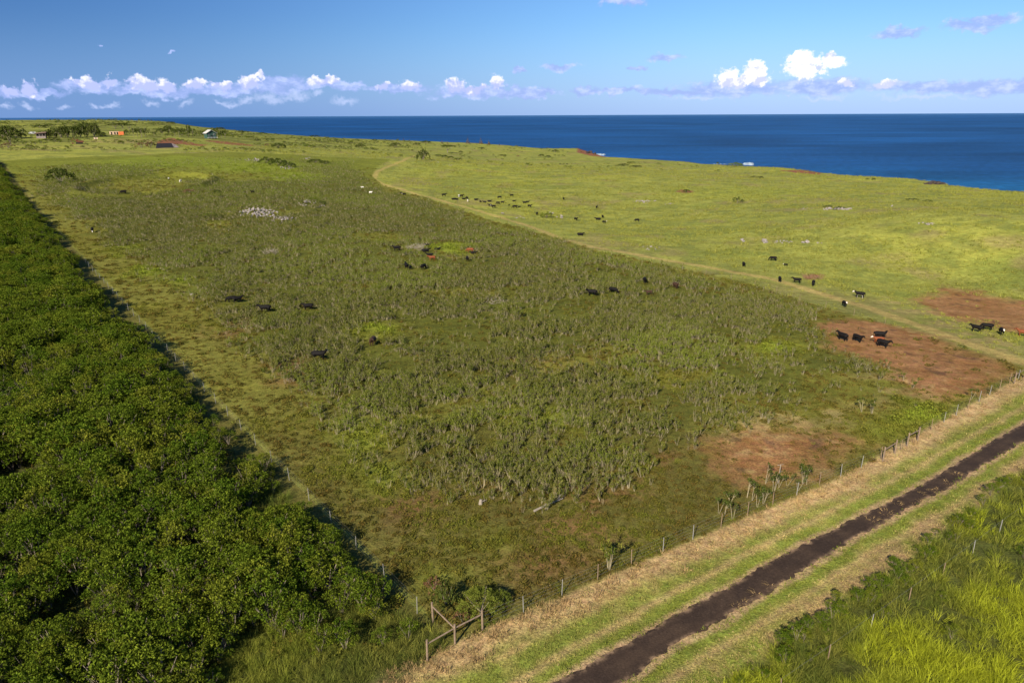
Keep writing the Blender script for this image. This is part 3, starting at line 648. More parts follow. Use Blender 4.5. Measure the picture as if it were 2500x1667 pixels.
# ------------------------------------------------------------------ scattering (ground cover nobody could count)
def cand(rho, rmin, rmax, a0=-46, a1=46):
    """random ground points, rho(r) per square metre"""
    g_ = np.geomspace(rmin, rmax, 200); pdf = rho(g_) * g_; cum = np.concatenate([[0], np.cumsum((pdf[1:] + pdf[:-1]) / 2 * np.diff(g_))])
    n = int(cum[-1] * R_(a1 - a0)); rr = np.interp(rng.uniform(0, cum[-1], n), cum, g_); aa = rng.uniform(R_(a0), R_(a1), n)
    return rr * np.sin(aa), rr * np.cos(aa)
def scatter(name, x, y, scale, meshes, tint=None, tilt=.15, zs=None, zoff=0.0):
    n = len(x); z = height(x, y) + zoff; print('scatter', name, n)
    me = bpy.data.meshes.new(name); me.vertices.add(n); me.vertices.foreach_set('co', np.stack([x, y, z], -1).astype(np.float32).ravel())
    def att(nm, ty, key, arr): me.attributes.new(nm, ty, 'POINT').data.foreach_set(key, arr)
    att('rot', 'FLOAT_VECTOR', 'vector', np.stack([rng.normal(0, tilt, n), rng.normal(0, tilt, n), rng.uniform(0, 6.283, n)], -1).astype(np.float32).ravel())
    s3 = np.stack([scale, scale, scale * (zs if zs is not None else 1)], -1)
    att('scl', 'FLOAT_VECTOR', 'vector', s3.astype(np.float32).ravel())
    att('vi', 'INT', 'value', rng.integers(0, len(meshes), n).astype(np.int32))
    att('tint', 'FLOAT', 'value', (np.zeros(n) if tint is None else np.clip(tint, 0, 1)).astype(np.float32))
    o = link(name, me); src = bpy.data.collections.new(name + "_source")
    for i, m_ in enumerate(meshes): src.objects.link(bpy.data.objects.new("%s_source_%02d" % (name, i), m_))
    ng = bpy.data.node_groups.new(name, 'GeometryNodeTree'); ng.interface.new_socket('Geometry', in_out='INPUT', socket_type='NodeSocketGeometry'); ng.interface.new_socket('Geometry', in_out='OUTPUT', socket_type='NodeSocketGeometry')
    N = ng.nodes; L = ng.links; gi = N.new('NodeGroupInput'); go = N.new('NodeGroupOutput'); ip = N.new('GeometryNodeInstanceOnPoints'); ci = N.new('GeometryNodeCollectionInfo')
    ci.inputs['Collection'].default_value = src; ci.inputs['Separate Children'].default_value = True; ci.inputs['Reset Children'].default_value = True
    L.new(gi.outputs[0], ip.inputs['Points']); L.new(ci.outputs[0], ip.inputs['Instance']); ip.inputs['Pick Instance'].default_value = True
    for nm, dt, sock in (('vi', 'INT', 'Instance Index'), ('rot', 'FLOAT_VECTOR', 'Rotation'), ('scl', 'FLOAT_VECTOR', 'Scale')):
        a_ = N.new('GeometryNodeInputNamedAttribute'); a_.data_type = dt; a_.inputs['Name'].default_value = nm; L.new(a_.outputs['Attribute'], ip.inputs[sock])
    L.new(ip.outputs[0], go.inputs[0]); md = o.modifiers.new("scatter", 'NODES'); md.node_group = ng
    return o

# thicket left of the boundary
x, y = cand(lambda r_: .66 * np.minimum(1, (150 / r_) ** .7), 14, 760, -62, 0)
mkk = masks(x, y); gap = fbm(x, y, 9, 3, 301)
edge = sd(x, y, P_THICK)
keep = (rng.uniform(size=len(x)) < mkk['thick'] * sstep(gap * .5 + .5 * fbm(x, y, 4, 2, 305), .28, .42)) & ((mkk['botg'] < .4) | (rng.uniform(size=len(x)) < .7)) & (edge > 0)
hole = np.zeros(len(x), bool)
for px, py, rx, ry in [(675, 1255, 36, 46), (420, 1345, 36, 18), (600, 1290, 40, 12)]:
    hole |= sd(x, y, ell(px, py, rx, ry)) > 0
keep &= ~hole
x, y = x[keep], y[keep]; rr = np.hypot(x, y)
hgt_ = fbm(x, y, 16, 3, 311)
sz = rng.uniform(.55, 1.08, len(x)) * (.62 + .75 * hgt_) * np.clip((rr / 150) ** .25, .9, 1.1)
sz *= .62 + .38 * sstep(sd(x, y, P_THICK), 0, 5)
dpt = x * 0 + y                                             # nearest first
order = np.argsort(rr); near = []; 
hp = H - 3
for i in order:
    v = Vector((x[i], y[i], 2.5)); c_ = cam.matrix_world.inverted() @ v
    if c_.z < -1 and abs(c_.x / c_.z) < .76 and abs(c_.y / c_.z) < .53: near.append(i)
    if len(near) >= 300: break
near = np.array(near); far_m = np.ones(len(x), bool); far_m[near] = False
tag(scatter("koa_thicket", x[far_m], y[far_m], sz[far_m], KOA_J, zs=rng.uniform(.85, 1.15, far_m.sum())), 'dense dark green koa shrub thicket stretching away left of the fenced field', 'thicket', kind='stuff')
for j, i in enumerate(near):
    cm, sm_ = KOA[rnd.randrange(6)]
    o = empty("koa_shrub", (x[i], y[i], float(height(x[i], y[i]))), rnd.uniform(0, 6.28), float(sz[i]))
    fe_ = sd(np.array([x[i]]), np.array([y[i]]), P_THICK)[0]
    c_ = cam.matrix_world.inverted() @ Vector((x[i], y[i], 2.5)); sx = 1250 - FPX * c_.x / c_.z; sy = 833.5 + FPX * c_.y / c_.z
    tone = 'yellowish green' if cm is KOA[2][0] or cm is KOA[5][0] else 'deep green'; big_ = 'large' if sz[i] > 1.02 * float(np.median(sz[near])) else 'small'
    where = 'on the thicket edge along the left field fence' if fe_ < 3 else ('in the bottom left corner of the thicket' if sx < 420 and sy > 1380 else ('at the left picture edge of the thicket' if sx < 420 else ('in the thicket close to the wooden corner fence' if sx > 760 else ('at the bottom edge of the thicket, among grass clumps' if sy > 1450 else 'in the middle of the near thicket'))))
    lab = '%s %s koa shrub %s' % (big_, tone, where)
    tag(o, lab, 'shrub', 'feathery green koa shrubs of the near thicket')
    link("crown", cm, o); link("stem", sm_, o)
# low dark undergrowth in the thicket and its holes
x, y = cand(lambda r_: 2.2 * np.minimum(1, (50 / r_) ** 1.6), 14, 260, -62, 5)
mkk = masks(x, y); keep = (mkk['thick'] > .3) & (rng.uniform(size=len(x)) < .8)
tag(scatter("undergrowth", x[keep], y[keep], rng.uniform(.8, 1.7, keep.sum()), T_HERB + T_LOW, tint=rng.uniform(0, .5, keep.sum())), 'low dark herbs under the koa shrubs of the thicket', 'undergrowth', kind='stuff')

# scrub in the field
x, y = cand(lambda r_: 5.6 * np.minimum(1, (72 / r_) ** 1.45), 30, 560, -42, 42)
mkk = masks(x, y); dn = fbm(x, y, 5, 3, 321); dn2 = fbm(x, y, 22, 3, 331)
pr = mkk['scrub'] * mkk['field'] * (1 - .93 * mkk['open']) * (1 - mkk['dirt']) * (.06 + .94 * sstep(dn * .6 + dn2 * .4, .34, .52)) * (1 - .6 * mkk['lush'])
keep = rng.uniform(size=len(x)) < pr
FIELD_COWS = [(987, 478), (978, 472), (885, 460), (905, 473), (969, 613), (1039, 615), (1044, 601), (1067, 611), (1049, 629), (1055, 636), (1148, 617), (1156, 620), (1141, 638), (992, 656), (1034, 658), (1001, 658), (910, 843),
              (1445, 723), (1497, 716), (1574, 692), (1584, 720), (1649, 704), (566, 738), (581, 739), (648, 763), (753, 757), (780, 879), (302, 474), (617, 472), (1017, 610), (661, 620), (632, 530), (690, 538), (750, 499), (1205, 740)]
for q_ in G(np.array([c_[0] for c_ in FIELD_COWS], float), np.array([c_[1] for c_ in FIELD_COWS], float)):
    d_ = np.array([-q_[0], -q_[1]]) / math.hypot(q_[0], q_[1]); lx, ly = x - q_[0], y - q_[1]      # the grazed and trampled spot round each animal
    al = lx * d_[0] + ly * d_[1]; ac = -lx * d_[1] + ly * d_[0]; keep &= ~((np.abs(ac) < 1.7) & (al > -1.2) & (al < 3.2 + .012 * q_[1]))
x, y = x[keep], y[keep]; rr = np.hypot(x, y); lu = mkk['lush'][keep]
sz = (.42 + .7 * rng.uniform(size=len(x)) ** 1.5) * np.clip((rr / 75) ** .1, 1, 1.15) * (.75 + .45 * fbm(x, y, 12, 3, 341))
order = np.argsort(rr)[:300]; far_m = np.ones(len(x), bool); far_m[order] = False
tn = sstep(fbm(x, y, 24, 4, 351), .42, .68) * .55 + lu * .4 + sstep(rr, 250, 400) * .35
tag(scatter("field_scrub", x[far_m], y[far_m], sz[far_m], SCR_J, tint=tn[far_m]), 'grey-green upright scrub with pale stems covering the fenced field', 'scrub', kind='stuff')
for i in order:
    fm, sm_ = SCR[rnd.randrange(8)]
    o = empty("scrub_bush", (x[i], y[i], float(height(x[i], y[i]))), rnd.uniform(0, 6.28), float(sz[i]))
    c_ = cam.matrix_world.inverted() @ Vector((x[i], y[i], 0)); sx = 1250 - FPX * c_.x / c_.z; sy = 833.5 + FPX * c_.y / c_.z
    where = 'at the left of the near scrub edge' if sx < 1100 else ('just behind the grey fallen log' if sx < 1300 else ('at the right of the near scrub edge' if sx > 1480 else 'in the middle of the near scrub edge'))
    tag(o, ('tall' if sz[i] > .78 else 'low') + ' straggly grey-green bush with pale stems ' + where, 'bush', 'pale stemmed bushes at the near edge of the scrub')
    link("foliage", fm, o); link("stem", sm_, o)

# low grass and herbs in the field
x, y = cand(lambda r_: 10.0 * np.minimum(1, (42 / r_) ** 1.9), 30, 430, -42, 42)
mkk = masks(x, y); nz_ = fbm(x, y, 6, 3, 361)
keep = rng.uniform(size=len(x)) < mkk['field'] * (1 - .96 * mkk['dirt'] * .97) * (.5 + .5 * sstep(nz_, .35, .6)) * (1 - .6 * mkk['scrub'] * (1 - mkk['open']))
x, y = x[keep], y[keep]; rr = np.hypot(x, y); lu = mkk['lush'][keep]
tag(scatter("field_grass", x, y, rng.uniform(.4, 1.0, len(x)) * np.clip((rr / 50) ** .6, 1, 2.2) * (1 + .5 * lu), T_LOW + T_HERB, tint=lu * .95 + sstep(nz_[keep], .5, .7) * .35), 'low olive and red-brown grass and herbs between the scrub', 'grass', kind='stuff')
# lush taller clumps inside the field
x, y = cand(lambda r_: 1.1 * np.minimum(1, (60 / r_) ** 1.6), 30, 160, -40, 42)
mkk = masks(x, y); nz_ = fbm(x, y, 5, 3, 371)
nearf = (1 - sstep(fence_d(x, y), .3, 1.2))
keep = rng.uniform(size=len(x)) < mkk['field'] * np.maximum(mkk['lush'] * .9, np.maximum(.10 * sstep(nz_, .55, .7), nearf * .9)) * (1 - mkk['dirt'])
tag(scatter("lush_grass", x[keep], y[keep], rng.uniform(.28, .62, keep.sum()), T_TALL, tint=rng.uniform(0, .3, keep.sum())), 'knee-high bright green grass clumps in the near field', 'grass', kind='stuff')

# open pasture beyond the track
x, y = cand(lambda r_: 2.0 * np.minimum(1, (105 / r_) ** 2.0), 70, 640, -25, 43)
mkk = masks(x, y); nz_ = fbm(x, y, 9, 4, 381); st = fbm(x * .35, y, 10, 4, 131)
keep = rng.uniform(size=len(x)) < (1 - mkk['field']) * (1 - mkk['verge']) * (1 - mkk['thick']) * (1 - .93 * mkk['dirt']) * (1 - mkk['track']) * (.25 + .75 * sstep(nz_, .38, .62)) * (1 - .7 * (1 - sstep(dline(x, y, TRACK), 5, 14)))
x, y = x[keep], y[keep]; rr = np.hypot(x, y)
tag(scatter("pasture_grass", x, y, rng.uniform(.6, 1.15, len(x)) * np.clip((rr / 110) ** .45, 1, 2.1), T_PAST, tint=sstep(fbm(x, y, 60, 4, 101), .45, .7) * .5), 'yellow-green grazing grass in tufts across the open pasture', 'grass', kind='stuff')

x, y = cand(lambda r_: .35 * np.minimum(1, (120 / r_) ** 1.5), 70, 600, -25, 43)
mkk = masks(x, y); nz_ = fbm(x, y, 14, 4, 386)
keep = rng.uniform(size=len(x)) < (1 - mkk['field']) * (1 - mkk['verge']) * (1 - mkk['thick']) * (1 - .9 * mkk['dirt']) * (1 - mkk['track']) * sstep(nz_, .45, .62) * sstep(dline(x, y, TRACK), 4, 12)
x, y = x[keep], y[keep]
tag(scatter("tussocks", x, y, rng.uniform(1.0, 2.1, len(x)) * np.clip((np.hypot(x, y) / 120) ** .3, 1, 1.6), T_PAST, tint=rng.uniform(0, .15, len(x))), 'coarse darker grass tussocks in the open pasture', 'grass', kind='stuff')

# verge
x, y = cand(lambda r_: 13.0 * np.minimum(1, (42 / r_) ** 1.9), 24, 200, -14, 46)
mkk = masks(x, y); fd = fence_d(x, y); dr = dline(x, y, ROADMID); s2 = fbm(x, y, 2.5, 3, 121)
rw = sd(x, y, P_ROAD)
inv = (mkk['verge'] > .5) & (rw < -.05)
straw_p = (1 - sstep(fd + (s2 - .5) * 1.8, 1.0, 3.0)) * .75
u = rng.uniform(size=len(x)); isst = u < straw_p
g_ = inv & ~isst & (rng.uniform(size=len(x)) < .75)
dryt = np.maximum.reduce([np.exp(-((dr - 2.6) / .4) ** 2), np.exp(-((dr - 5.0 + (fbm(x, y, 14, 4, 111) - .5)) / .35) ** 2) * .8, np.exp(-((dr - 6.9 + (fbm(x, y, 14, 4, 111) - .5)) / .4) ** 2) * .7, (1 - sstep(dline(x, y, TALL_EDGE), .6, 2.6)) * .8, (1 - sstep(fd, 2.5, 5)) * .4]) + sstep(s2, .6, .8) * .3
tag(scatter("verge_grass", x[g_], y[g_], rng.uniform(.7, 1.5, g_.sum()) * np.clip((np.hypot(x, y)[g_] / 45) ** .5, 1, 2), T_VERGE, tint=dryt[g_], tilt=.2), 'short mown grass on both sides of the dirt road', 'grass', kind='stuff')
s_ = inv & isst & (rng.uniform(size=len(x)) < .6)
tag(scatter("dry_grass", x[s_], y[s_], rng.uniform(.6, 1.25, s_.sum()), T_STRAW, tilt=.3), 'straw-coloured dead grass in a strip along the front fence', 'dry grass', kind='stuff')
# green fringe right under the fence wires
# tall guinea grass, bottom right and by the corner post
x, y = cand(lambda r_: 4.2 * np.minimum(1, (42 / r_) ** 1.6), 16, 210, -30, 58)
mkk = masks(x, y); br = fbm(x, y, 5, 3, 391); br2 = fbm(x, y, 16, 3, 395)
td = sd(x, y, P_TALL)
keep = (mkk['tall'] > .4) & (rng.uniform(size=len(x)) < .30 + .70 * sstep(br * .5 + .5 * fbm(x, y, 1.8, 2, 399), .36, .50))
tin = sstep(br * .4 + br2 * .35 + .25 * fbm(x, y, 1.5, 2, 397) + sstep(td, 2, 9) * .20, .46, .64) * rng.uniform(.45, 1, len(x))
tag(scatter("guinea_grass", x[keep], y[keep], rng.uniform(.5, 1.3, keep.sum()) * (.7 + .55 * br[keep]), T_TALL, tint=tin[keep]), 'tall bright yellow-green grass filling the bottom right corner', 'tall grass', kind='stuff')
k2 = ((mkk['botg'] > .4) & (rng.uniform(size=len(x)) < .9)) | ((mkk['thick'] > .4) & (rng.uniform(size=len(x)) < .10))
for px, py, rx, ry in [(670, 1230, 50, 50), (415, 1320, 40, 22), (600, 1260, 50, 20)]: k2 |= (sd(x, y, ell(px, py, rx, ry)) > 0) & (rng.uniform(size=len(x)) < .8)
k2 &= (mkk['verge'] < .5)
tag(scatter("fence_corner_grass", x[k2], y[k2], rng.uniform(.6, 1.1, k2.sum()), T_TALL, tint=sstep(br[k2], .5, .7) * .15), 'tall green grass clumps growing round the left wooden fence post', 'tall grass', kind='stuff')
bl = sd(x, y, P_TALL); k3 = (bl > -.2) & (rng.uniform(size=len(x)) < (.40 * (1 - sstep(bl, .3, 1.6)) + .07 * sstep(-br, -.46, -.34)))
tag(scatter("bank_shrubs", x[k3], y[k3], rng.uniform(.16, .30, k3.sum()), KOA_J[:3], zs=rng.uniform(.8, 1.2, k3.sum())), 'small dark leafy shrubs among the tall grass of the bank', 'shrubs', kind='stuff')


# low scrub over the far slopes
x, y = cand(lambda r_: .030 + 0 * r_, 500, 1150, -46, 20)
mkk = masks(x, y); nz_ = fbm(x, y, 38, 4, 411); left_ = sstep(-x, 20, 260)
keep = (mkk['field'] < .5) & (rng.uniform(size=len(x)) < sstep(nz_, .44, .66) * (.10 + .9 * left_)) & (np.hypot(x, y) < np.interp(np.arctan2(x, y), eaz, erc) - 25)
tag(scatter("hillside_scrub", x[keep], y[keep], rng.uniform(.35, .8, keep.sum()) * rng.uniform(.6, 1.3, keep.sum()), KOA_J, zs=rng.uniform(.35, .8, keep.sum())), 'low olive scrub dotted over the far left slopes', 'scrub', kind='stuff')
print('hillside', keep.sum())
# ------------------------------------------------------------------ plants with a place of their own
def leaf_blob(n_puff, shape, mat, name="crown", leaf=.3, puff=.5, per=22, hollow=.5, flat=1.0):
    """crown of unit size (radius 1, height 1) made of puffs of leaves; shape(q) gives the top for radius q"""
    V = []; F = []; b0 = 0
    for k_ in range(n_puff):
        a = rng.uniform(0, 6.283); q_ = math.sqrt(rng.uniform(0, 1)); lo, hi = shape(q_)
        c_ = np.array([q_ * math.cos(a), q_ * math.sin(a), lo + (hi - lo) * (1 - hollow * rng.uniform(0, 1) ** 1.5)])
        d = rand_dir(per, .3); p = c_ + d * puff * rng.uniform(.3, 1, (per, 1)) * [1, 1, flat]
        v, f = leaf_quads(p, rand_dir(per, -.1), leaf * rng.uniform(.7, 1.3, per), leaf * .5); V.append(v); F.append(f + b0); b0 += len(v)
    return np_mesh(name, np.concatenate(V), np.concatenate(F), mat)
def trunk_mesh(kind):
    segs = []
    if kind == 'pine':
        segs.append(([Vector((0, 0, 0)), Vector((.02, 0, .5)), Vector((0, .01, .97))], [.035, .022, .006]))
        for j in range(14):
            z_ = .12 + j * .06; a = j * 2.4; L = .28 * (1 - z_) + .05
            segs.append(([Vector((0, 0, z_)), Vector((L * math.cos(a), L * math.sin(a), z_ + .05))], [.01, .004]))
    else:
        nb = {'flat': 5, 'up': 4, 'bush': 5}[kind]; fork = {'flat': .35, 'up': .3, 'bush': .05}[kind]
        segs.append(([Vector((0, 0, -.02)), Vector((.03, .02, fork))], [.05, .035]))
        for j in range(nb):
            a = 6.283 * j / nb + rnd.random(); rr = rnd.uniform(.35, .8) * (.45 if kind == 'up' else .9)
            segs.append(([Vector((.03, .02, fork)), Vector((rr * .5 * math.cos(a), rr * .5 * math.sin(a), (fork + .8) / 2)), Vector((rr * math.cos(a), rr * math.sin(a), .85))], [.03, .02, .008]))
    return limb_mesh("trunk", segs, M_bark, 5)
M_dry_tree = leafmat("ironwood_needles", (.095, .075, .045), (.12, .085, .05), trans=.1)
M_bushL = leafmat("light_bush_leaf", (.10, .135, .022), (.15, .165, .03), trans=.2)
M_dead = leafmat("dead_brush", (.16, .08, .045), (.11, .06, .035), trans=.1)
dome = lambda q: (.15, math.sqrt(max(0.02, 1 - q * q)) * .9 + .05)
flat = lambda q: (.68 + .1 * q, .98 - .12 * q * q)
upsh = lambda q: (.35, .98 - .35 * q)
pine = lambda q: (.05, 1 - q * .95)
CR = {'bush': [leaf_blob(46, dome, M_tree, leaf=.13, puff=.17, per=20) for _ in range(3)], 'flat': [leaf_blob(34, flat, M_tree, leaf=.13, puff=.18, per=20, flat=.5) for _ in range(3)],
      'up': [leaf_blob(28, upsh, M_tree, leaf=.12, puff=.17, per=18, hollow=.9) for _ in range(3)], 'pine': [leaf_blob(46, pine, M_dry_tree, leaf=.12, puff=.14, per=14, hollow=1.0) for _ in range(2)],
      'vine': [leaf_blob(170, dome, M_bushL, leaf=.055, puff=.13, per=34, hollow=.2)],
      'light': [leaf_blob(60, dome, M_bushL, leaf=.10, puff=.15, per=24) for _ in range(2)], 'dead': [leaf_blob(30, dome, M_dead, leaf=.12, puff=.16, per=16) for _ in range(2)]}
TR = {k_: [trunk_mesh(k_ if k_ in ('flat', 'up', 'pine') else 'bush') for _ in range(2)] for k_ in CR}
def plant(px, py, wpx, hpx, kind, label, group=None, cat=None, name=None, sink=.0):
    p = G(px, py); D = math.dist(p, (0, 0, H)); w_ = wpx * D / FPX / 2; h_ = hpx * D / FPX
    if px < 620: w_ *= 1.2; h_ *= 1.12
    nm = name or {'bush': 'bush', 'light': 'bush', 'vine': 'bush', 'dead': 'dead_bush', 'flat': 'flat_topped_tree', 'up': 'tree', 'pine': 'ironwood_tree'}[kind]
    o = empty(nm, (p[0], p[1], p[2] - sink * h_), rnd.uniform(0, 6.28)); tag(o, label, cat or ('tree' if 'tree' in nm else 'bush'), group)
    link("crown", rnd.choice(CR[kind]), o, s=(w_, w_, h_)); link("trunk" if 'tree' in nm else "stem", rnd.choice(TR[kind]), o, s=(w_, w_, h_)); return o

gT = 'dark trees around the far homestead'; gB = 'low shrubs dotted over the open pasture'
for a in [
    (8, 336, 30, 16, 'bush', 'dark leafy tree mass at the far left picture edge', gT), (24, 338, 34, 20, 'bush', 'tallest dark round bush left of the white van', gT), (40, 338, 28, 12, 'bush', 'low dark bush on the right end of the leftmost clump', gT),
    (57, 326, 10, 8, 'bush', 'small scrubby bush left of the white van', gT), (96, 312, 18, 5, 'bush', 'low wide bush behind and above the grey shack', gT), (112, 312, 10, 5, 'bush', 'tiny bush on the slope above the grey shack', gT),
    (120, 337, 22, 14, 'bush', 'dark bush touching the right side of the grey shack', gT), (134, 336, 24, 17, 'bush', 'flat topped tree second in the row right of the shack', gT), (150, 337, 26, 19, 'bush', 'flat topped tree third in the row right of the shack', gT),
    (166, 336, 26, 20, 'bush', 'flat topped tree in the middle of the long row', gT), (182, 337, 26, 20, 'bush', 'rounded dark tree just right of the middle of the row', gT), (198, 336, 26, 22, 'bush', 'tree above the rusty digger in the long row', gT),
    (214, 334, 28, 24, 'bush', 'broad flat topped tree near the right end of the row', gT), (231, 335, 24, 24, 'bush', 'tallest tree closing the right end of the long row', gT), (246, 333, 18, 8, 'bush', 'low scrub trailing right of the tree row', gT),
    (136, 346, 18, 6, 'bush', 'low bush in the grass left of the rusty digger', gT), (118, 344, 16, 4, 'bush', 'thin low bush below the grey shack', gT),
    (282, 315, 26, 9, 'flat', 'flat crowned tree behind the cream container', gT), (300, 316, 26, 11, 'flat', 'flat crowned tree behind the orange container', gT), (316, 318, 22, 10, 'flat', 'flat crowned tree right of the orange container', gT),
    (309, 329, 10, 9, 'bush', 'dark shrub against the right end of the orange container', gT),
    (327, 335, 12, 18, 'up', 'slim tree leftmost of the tall group right of the containers', gT), (336, 334, 14, 19, 'up', 'slim tree second of the tall group right of the containers', gT), (346, 336, 16, 20, 'up', 'leaning tree in the middle of the tall group', gT),
    (356, 335, 14, 20, 'up', 'tree at the right end of the tall group', gT), (377, 334, 8, 10, 'up', 'small lone tree between the tall group and the red soil', gT), (396, 326, 22, 10, 'bush', 'grey-green bush on the slope above the red soil', gT), (412, 325, 20, 13, 'bush', 'dark bush above the red soil heap', gT),
    (427, 334, 12, 18, 'up', 'thin tree on the left of the pair above the red soil', gT), (438, 335, 16, 22, 'up', 'forked tree on the right of the pair above the red soil', gT), (448, 330, 10, 12, 'up', 'small tree between the forked tree and the tallest tree', gT),
    (461, 335, 12, 26, 'up', 'tallest dark tree left of the green house', gT), (471, 336, 16, 20, 'up', 'bushy tree right of the tallest tree', gT), (492, 336, 10, 13, 'up', 'small tree in front of the left wall of the green house', gT), (499, 337, 10, 16, 'up', 'tree touching the left corner of the green house', gT),
    (531, 337, 14, 20, 'up', 'tree touching the right corner of the green house', gT), (541, 337, 12, 15, 'up', 'second tree right of the green house', gT), (550, 336, 13, 13, 'flat', 'wind shorn tree rightmost beside the green house', gT),
    (536, 319, 22, 6, 'bush', 'low dark bush on the ridge behind the green house', gT),
    (25, 354, 34, 16, 'up', 'scraggly half bare bush in the grass at the far left', gT), (20, 362, 20, 10, 'dead', 'dry grey scrub below the scraggly bush at the far left', gT),
    (345, 361, 24, 10, 'dead', 'burnt brown brush left of the black shelter', gT), (368, 360, 20, 11, 'dead', 'dark brown brush heap nearest the black shelter', gT), (430, 358, 14, 6, 'dead', 'brown weeds right of the black shelter', gT),
    (415, 301, 18, 3, 'bush', 'thin line of shrubs on top of the far hill', gT), (334.5, 300, 3, 5, 'pine', 'tiny dark tree standing on the far skyline', gT),
    (652, 357, 14, 6, 'dead', 'brown weeds beyond the far fence, left of the low bush', gB), (680, 362, 32, 11, 'bush', 'low bush beyond the far fence above the rocky mound', gB), (628, 345, 16, 5, 'bush', 'small bush on the slope right of the green house', gB),
    (590, 325, 24, 5, 'bush', 'long low bush on the far ridge right of the house', gB), (640, 328, 20, 4, 'bush', 'low bush on the far ridge against the sea', gB), (768, 335, 26, 4, 'bush', 'flat shrub patch on the ridge where the sea begins', gB),
    (880, 362, 26, 10, 'bush', 'dark shrub beside the pale track near the ridge', gB), (966, 359, 30, 9, 'bush', 'wide low shrub near the ridge, left of the lone round tree', gB), (1017, 354, 20, 5, 'bush', 'small low shrub on the ridge right of the wide one', gB),
    (1040, 350, 26, 6, 'bush', 'low shrub on the ridge left of the ironwoods', gB), (914, 344, 14, 4, 'bush', 'tiny shrub on the ridge at the left', gB), (1125, 374, 12, 5, 'bush', 'small shrub right of the grey flat topped tree', gB), (1175, 364, 18, 4, 'bush', 'thin shrub just below the ironwoods', gB),
    (1070, 382, 20, 5, 'bush', 'first shrub of the dark line right of the round tree', gB), (1085, 385, 18, 6, 'bush', 'second shrub of the dark line right of the round tree', gB), (1100, 388, 18, 6, 'bush', 'third shrub of the dark line right of the round tree', gB), (1118, 391, 20, 5, 'bush', 'last shrub of the dark line right of the round tree', gB),
    (1226, 381, 24, 3, 'bush', 'faint low shrubs in the middle of the upper pasture', gB), (1265, 383, 10, 4, 'dead', 'brown weeds in the middle of the upper pasture', gB), (1322, 382, 16, 5, 'bush', 'left shrub of the pair below the headland', gB), (1338, 385, 16, 5, 'bush', 'right shrub of the pair below the headland', gB),
    (1356, 372, 18, 6, 'bush', 'shrub on the headland by the sea', gB), (1260, 358, 10, 3, 'light', 'small pale bush on the coast edge', gB), (1368, 402, 7, 3, 'bush', 'leftmost of three tiny shrubs below the headland', gB), (1376, 402, 6, 3, 'bush', 'middle of three tiny shrubs below the headland', gB), (1384, 402, 6, 3, 'bush', 'rightmost of three tiny shrubs below the headland', gB),
    (1522, 405, 26, 5, 'bush', 'dark shrub patch near the coast, left part', gB), (1552, 408, 30, 4, 'bush', 'dark shrub patch near the coast, right part', gB), (1542, 398, 20, 3, 'bush', 'thin shrubs behind the coast shrub patch', gB),
    (1795, 407, 36, 9, 'light', 'pale green bush on the coast edge in front of the surf', gB), (1752, 402, 8, 5, 'bush', 'tiny bush on the coast edge left of the pale one', gB), (1840, 434, 14, 4, 'bush', 'small shrub left in the short row below the ploughed plot', gB), (1856, 436, 16, 5, 'bush', 'small shrub right in the short row below the ploughed plot', gB),
    (1676, 471, 18, 8, 'bush', 'dry bush standing on a patch of red soil', gB), (1800, 496, 20, 15, 'up', 'open grey bush alone in the right pasture', gB), (1812, 495, 10, 7, 'bush', 'small bush at the right foot of the open grey bush', gB),
    (2118, 439, 8, 3, 'bush', 'tiny shrub near the coast at the right', gB), (2133, 440, 10, 4, 'bush', 'dark small shrub near the coast at the right', gB), (2228, 489, 26, 4, 'bush', 'flat shrub ring in the far right pasture', gB), (2266, 493, 22, 4, 'bush', 'darker flat shrub in the far right pasture', gB),
    (2022, 508, 24, 6, 'bush', 'green shrub on the left half of the stone wall', gB), (2050, 511, 26, 6, 'bush', 'green shrub on the right half of the stone wall', gB), (1335, 532, 34, 15, 'light', 'bright yellow-green bush among the pasture rocks', gB),
    (650, 398, 36, 13, 'bush', 'dark bush on the left of the overgrown rocky mound', 'bushes over the rocks at the top of the field'), (680, 405, 40, 16, 'bush', 'tallest dark bush on the overgrown rocky mound', 'bushes over the rocks at the top of the field'), (706, 409, 30, 12, 'bush', 'dark bush on the right of the overgrown rocky mound', 'bushes over the rocks at the top of the field'),
    (770, 397, 36, 8, 'bush', 'low bush right of the overgrown rocky mound', 'bushes over the rocks at the top of the field'), (795, 400, 24, 7, 'bush', 'last low bush right of the overgrown rocky mound', 'bushes over the rocks at the top of the field'),
    (762, 494, 36, 13, 'light', 'leafy green bush behind the smaller stone pile', 'bushes beside the stone piles'), (785, 500, 26, 9, 'bush', 'dark bush right of the smaller stone pile', 'bushes beside the stone piles'), (512, 532, 40, 10, 'light', 'yellowish low bush left of the large stone pile', 'bushes beside the stone piles'), (535, 532, 18, 7, 'bush', 'dark low bush touching the left end of the stone pile', 'bushes beside the stone piles'),
    (150, 448, 46, 26, 'bush', 'big soft green bush at the far left end of the field', 'bushes beside the stone piles'), (463, 471, 24, 8, 'dead', 'dark brush on the rim of the grassy ring', None), (530, 473, 16, 8, 'bush', 'small dark bush right of the grassy ring', None),
]: plant(*a)
plant(1034, 392, 32, 26, 'bush', 'lone round dark green tree in the upper pasture', None, 'tree', 'round_tree')
plant(1093, 374, 38, 18, 'flat', 'grey-green flat topped tree right of the lone round tree', None)
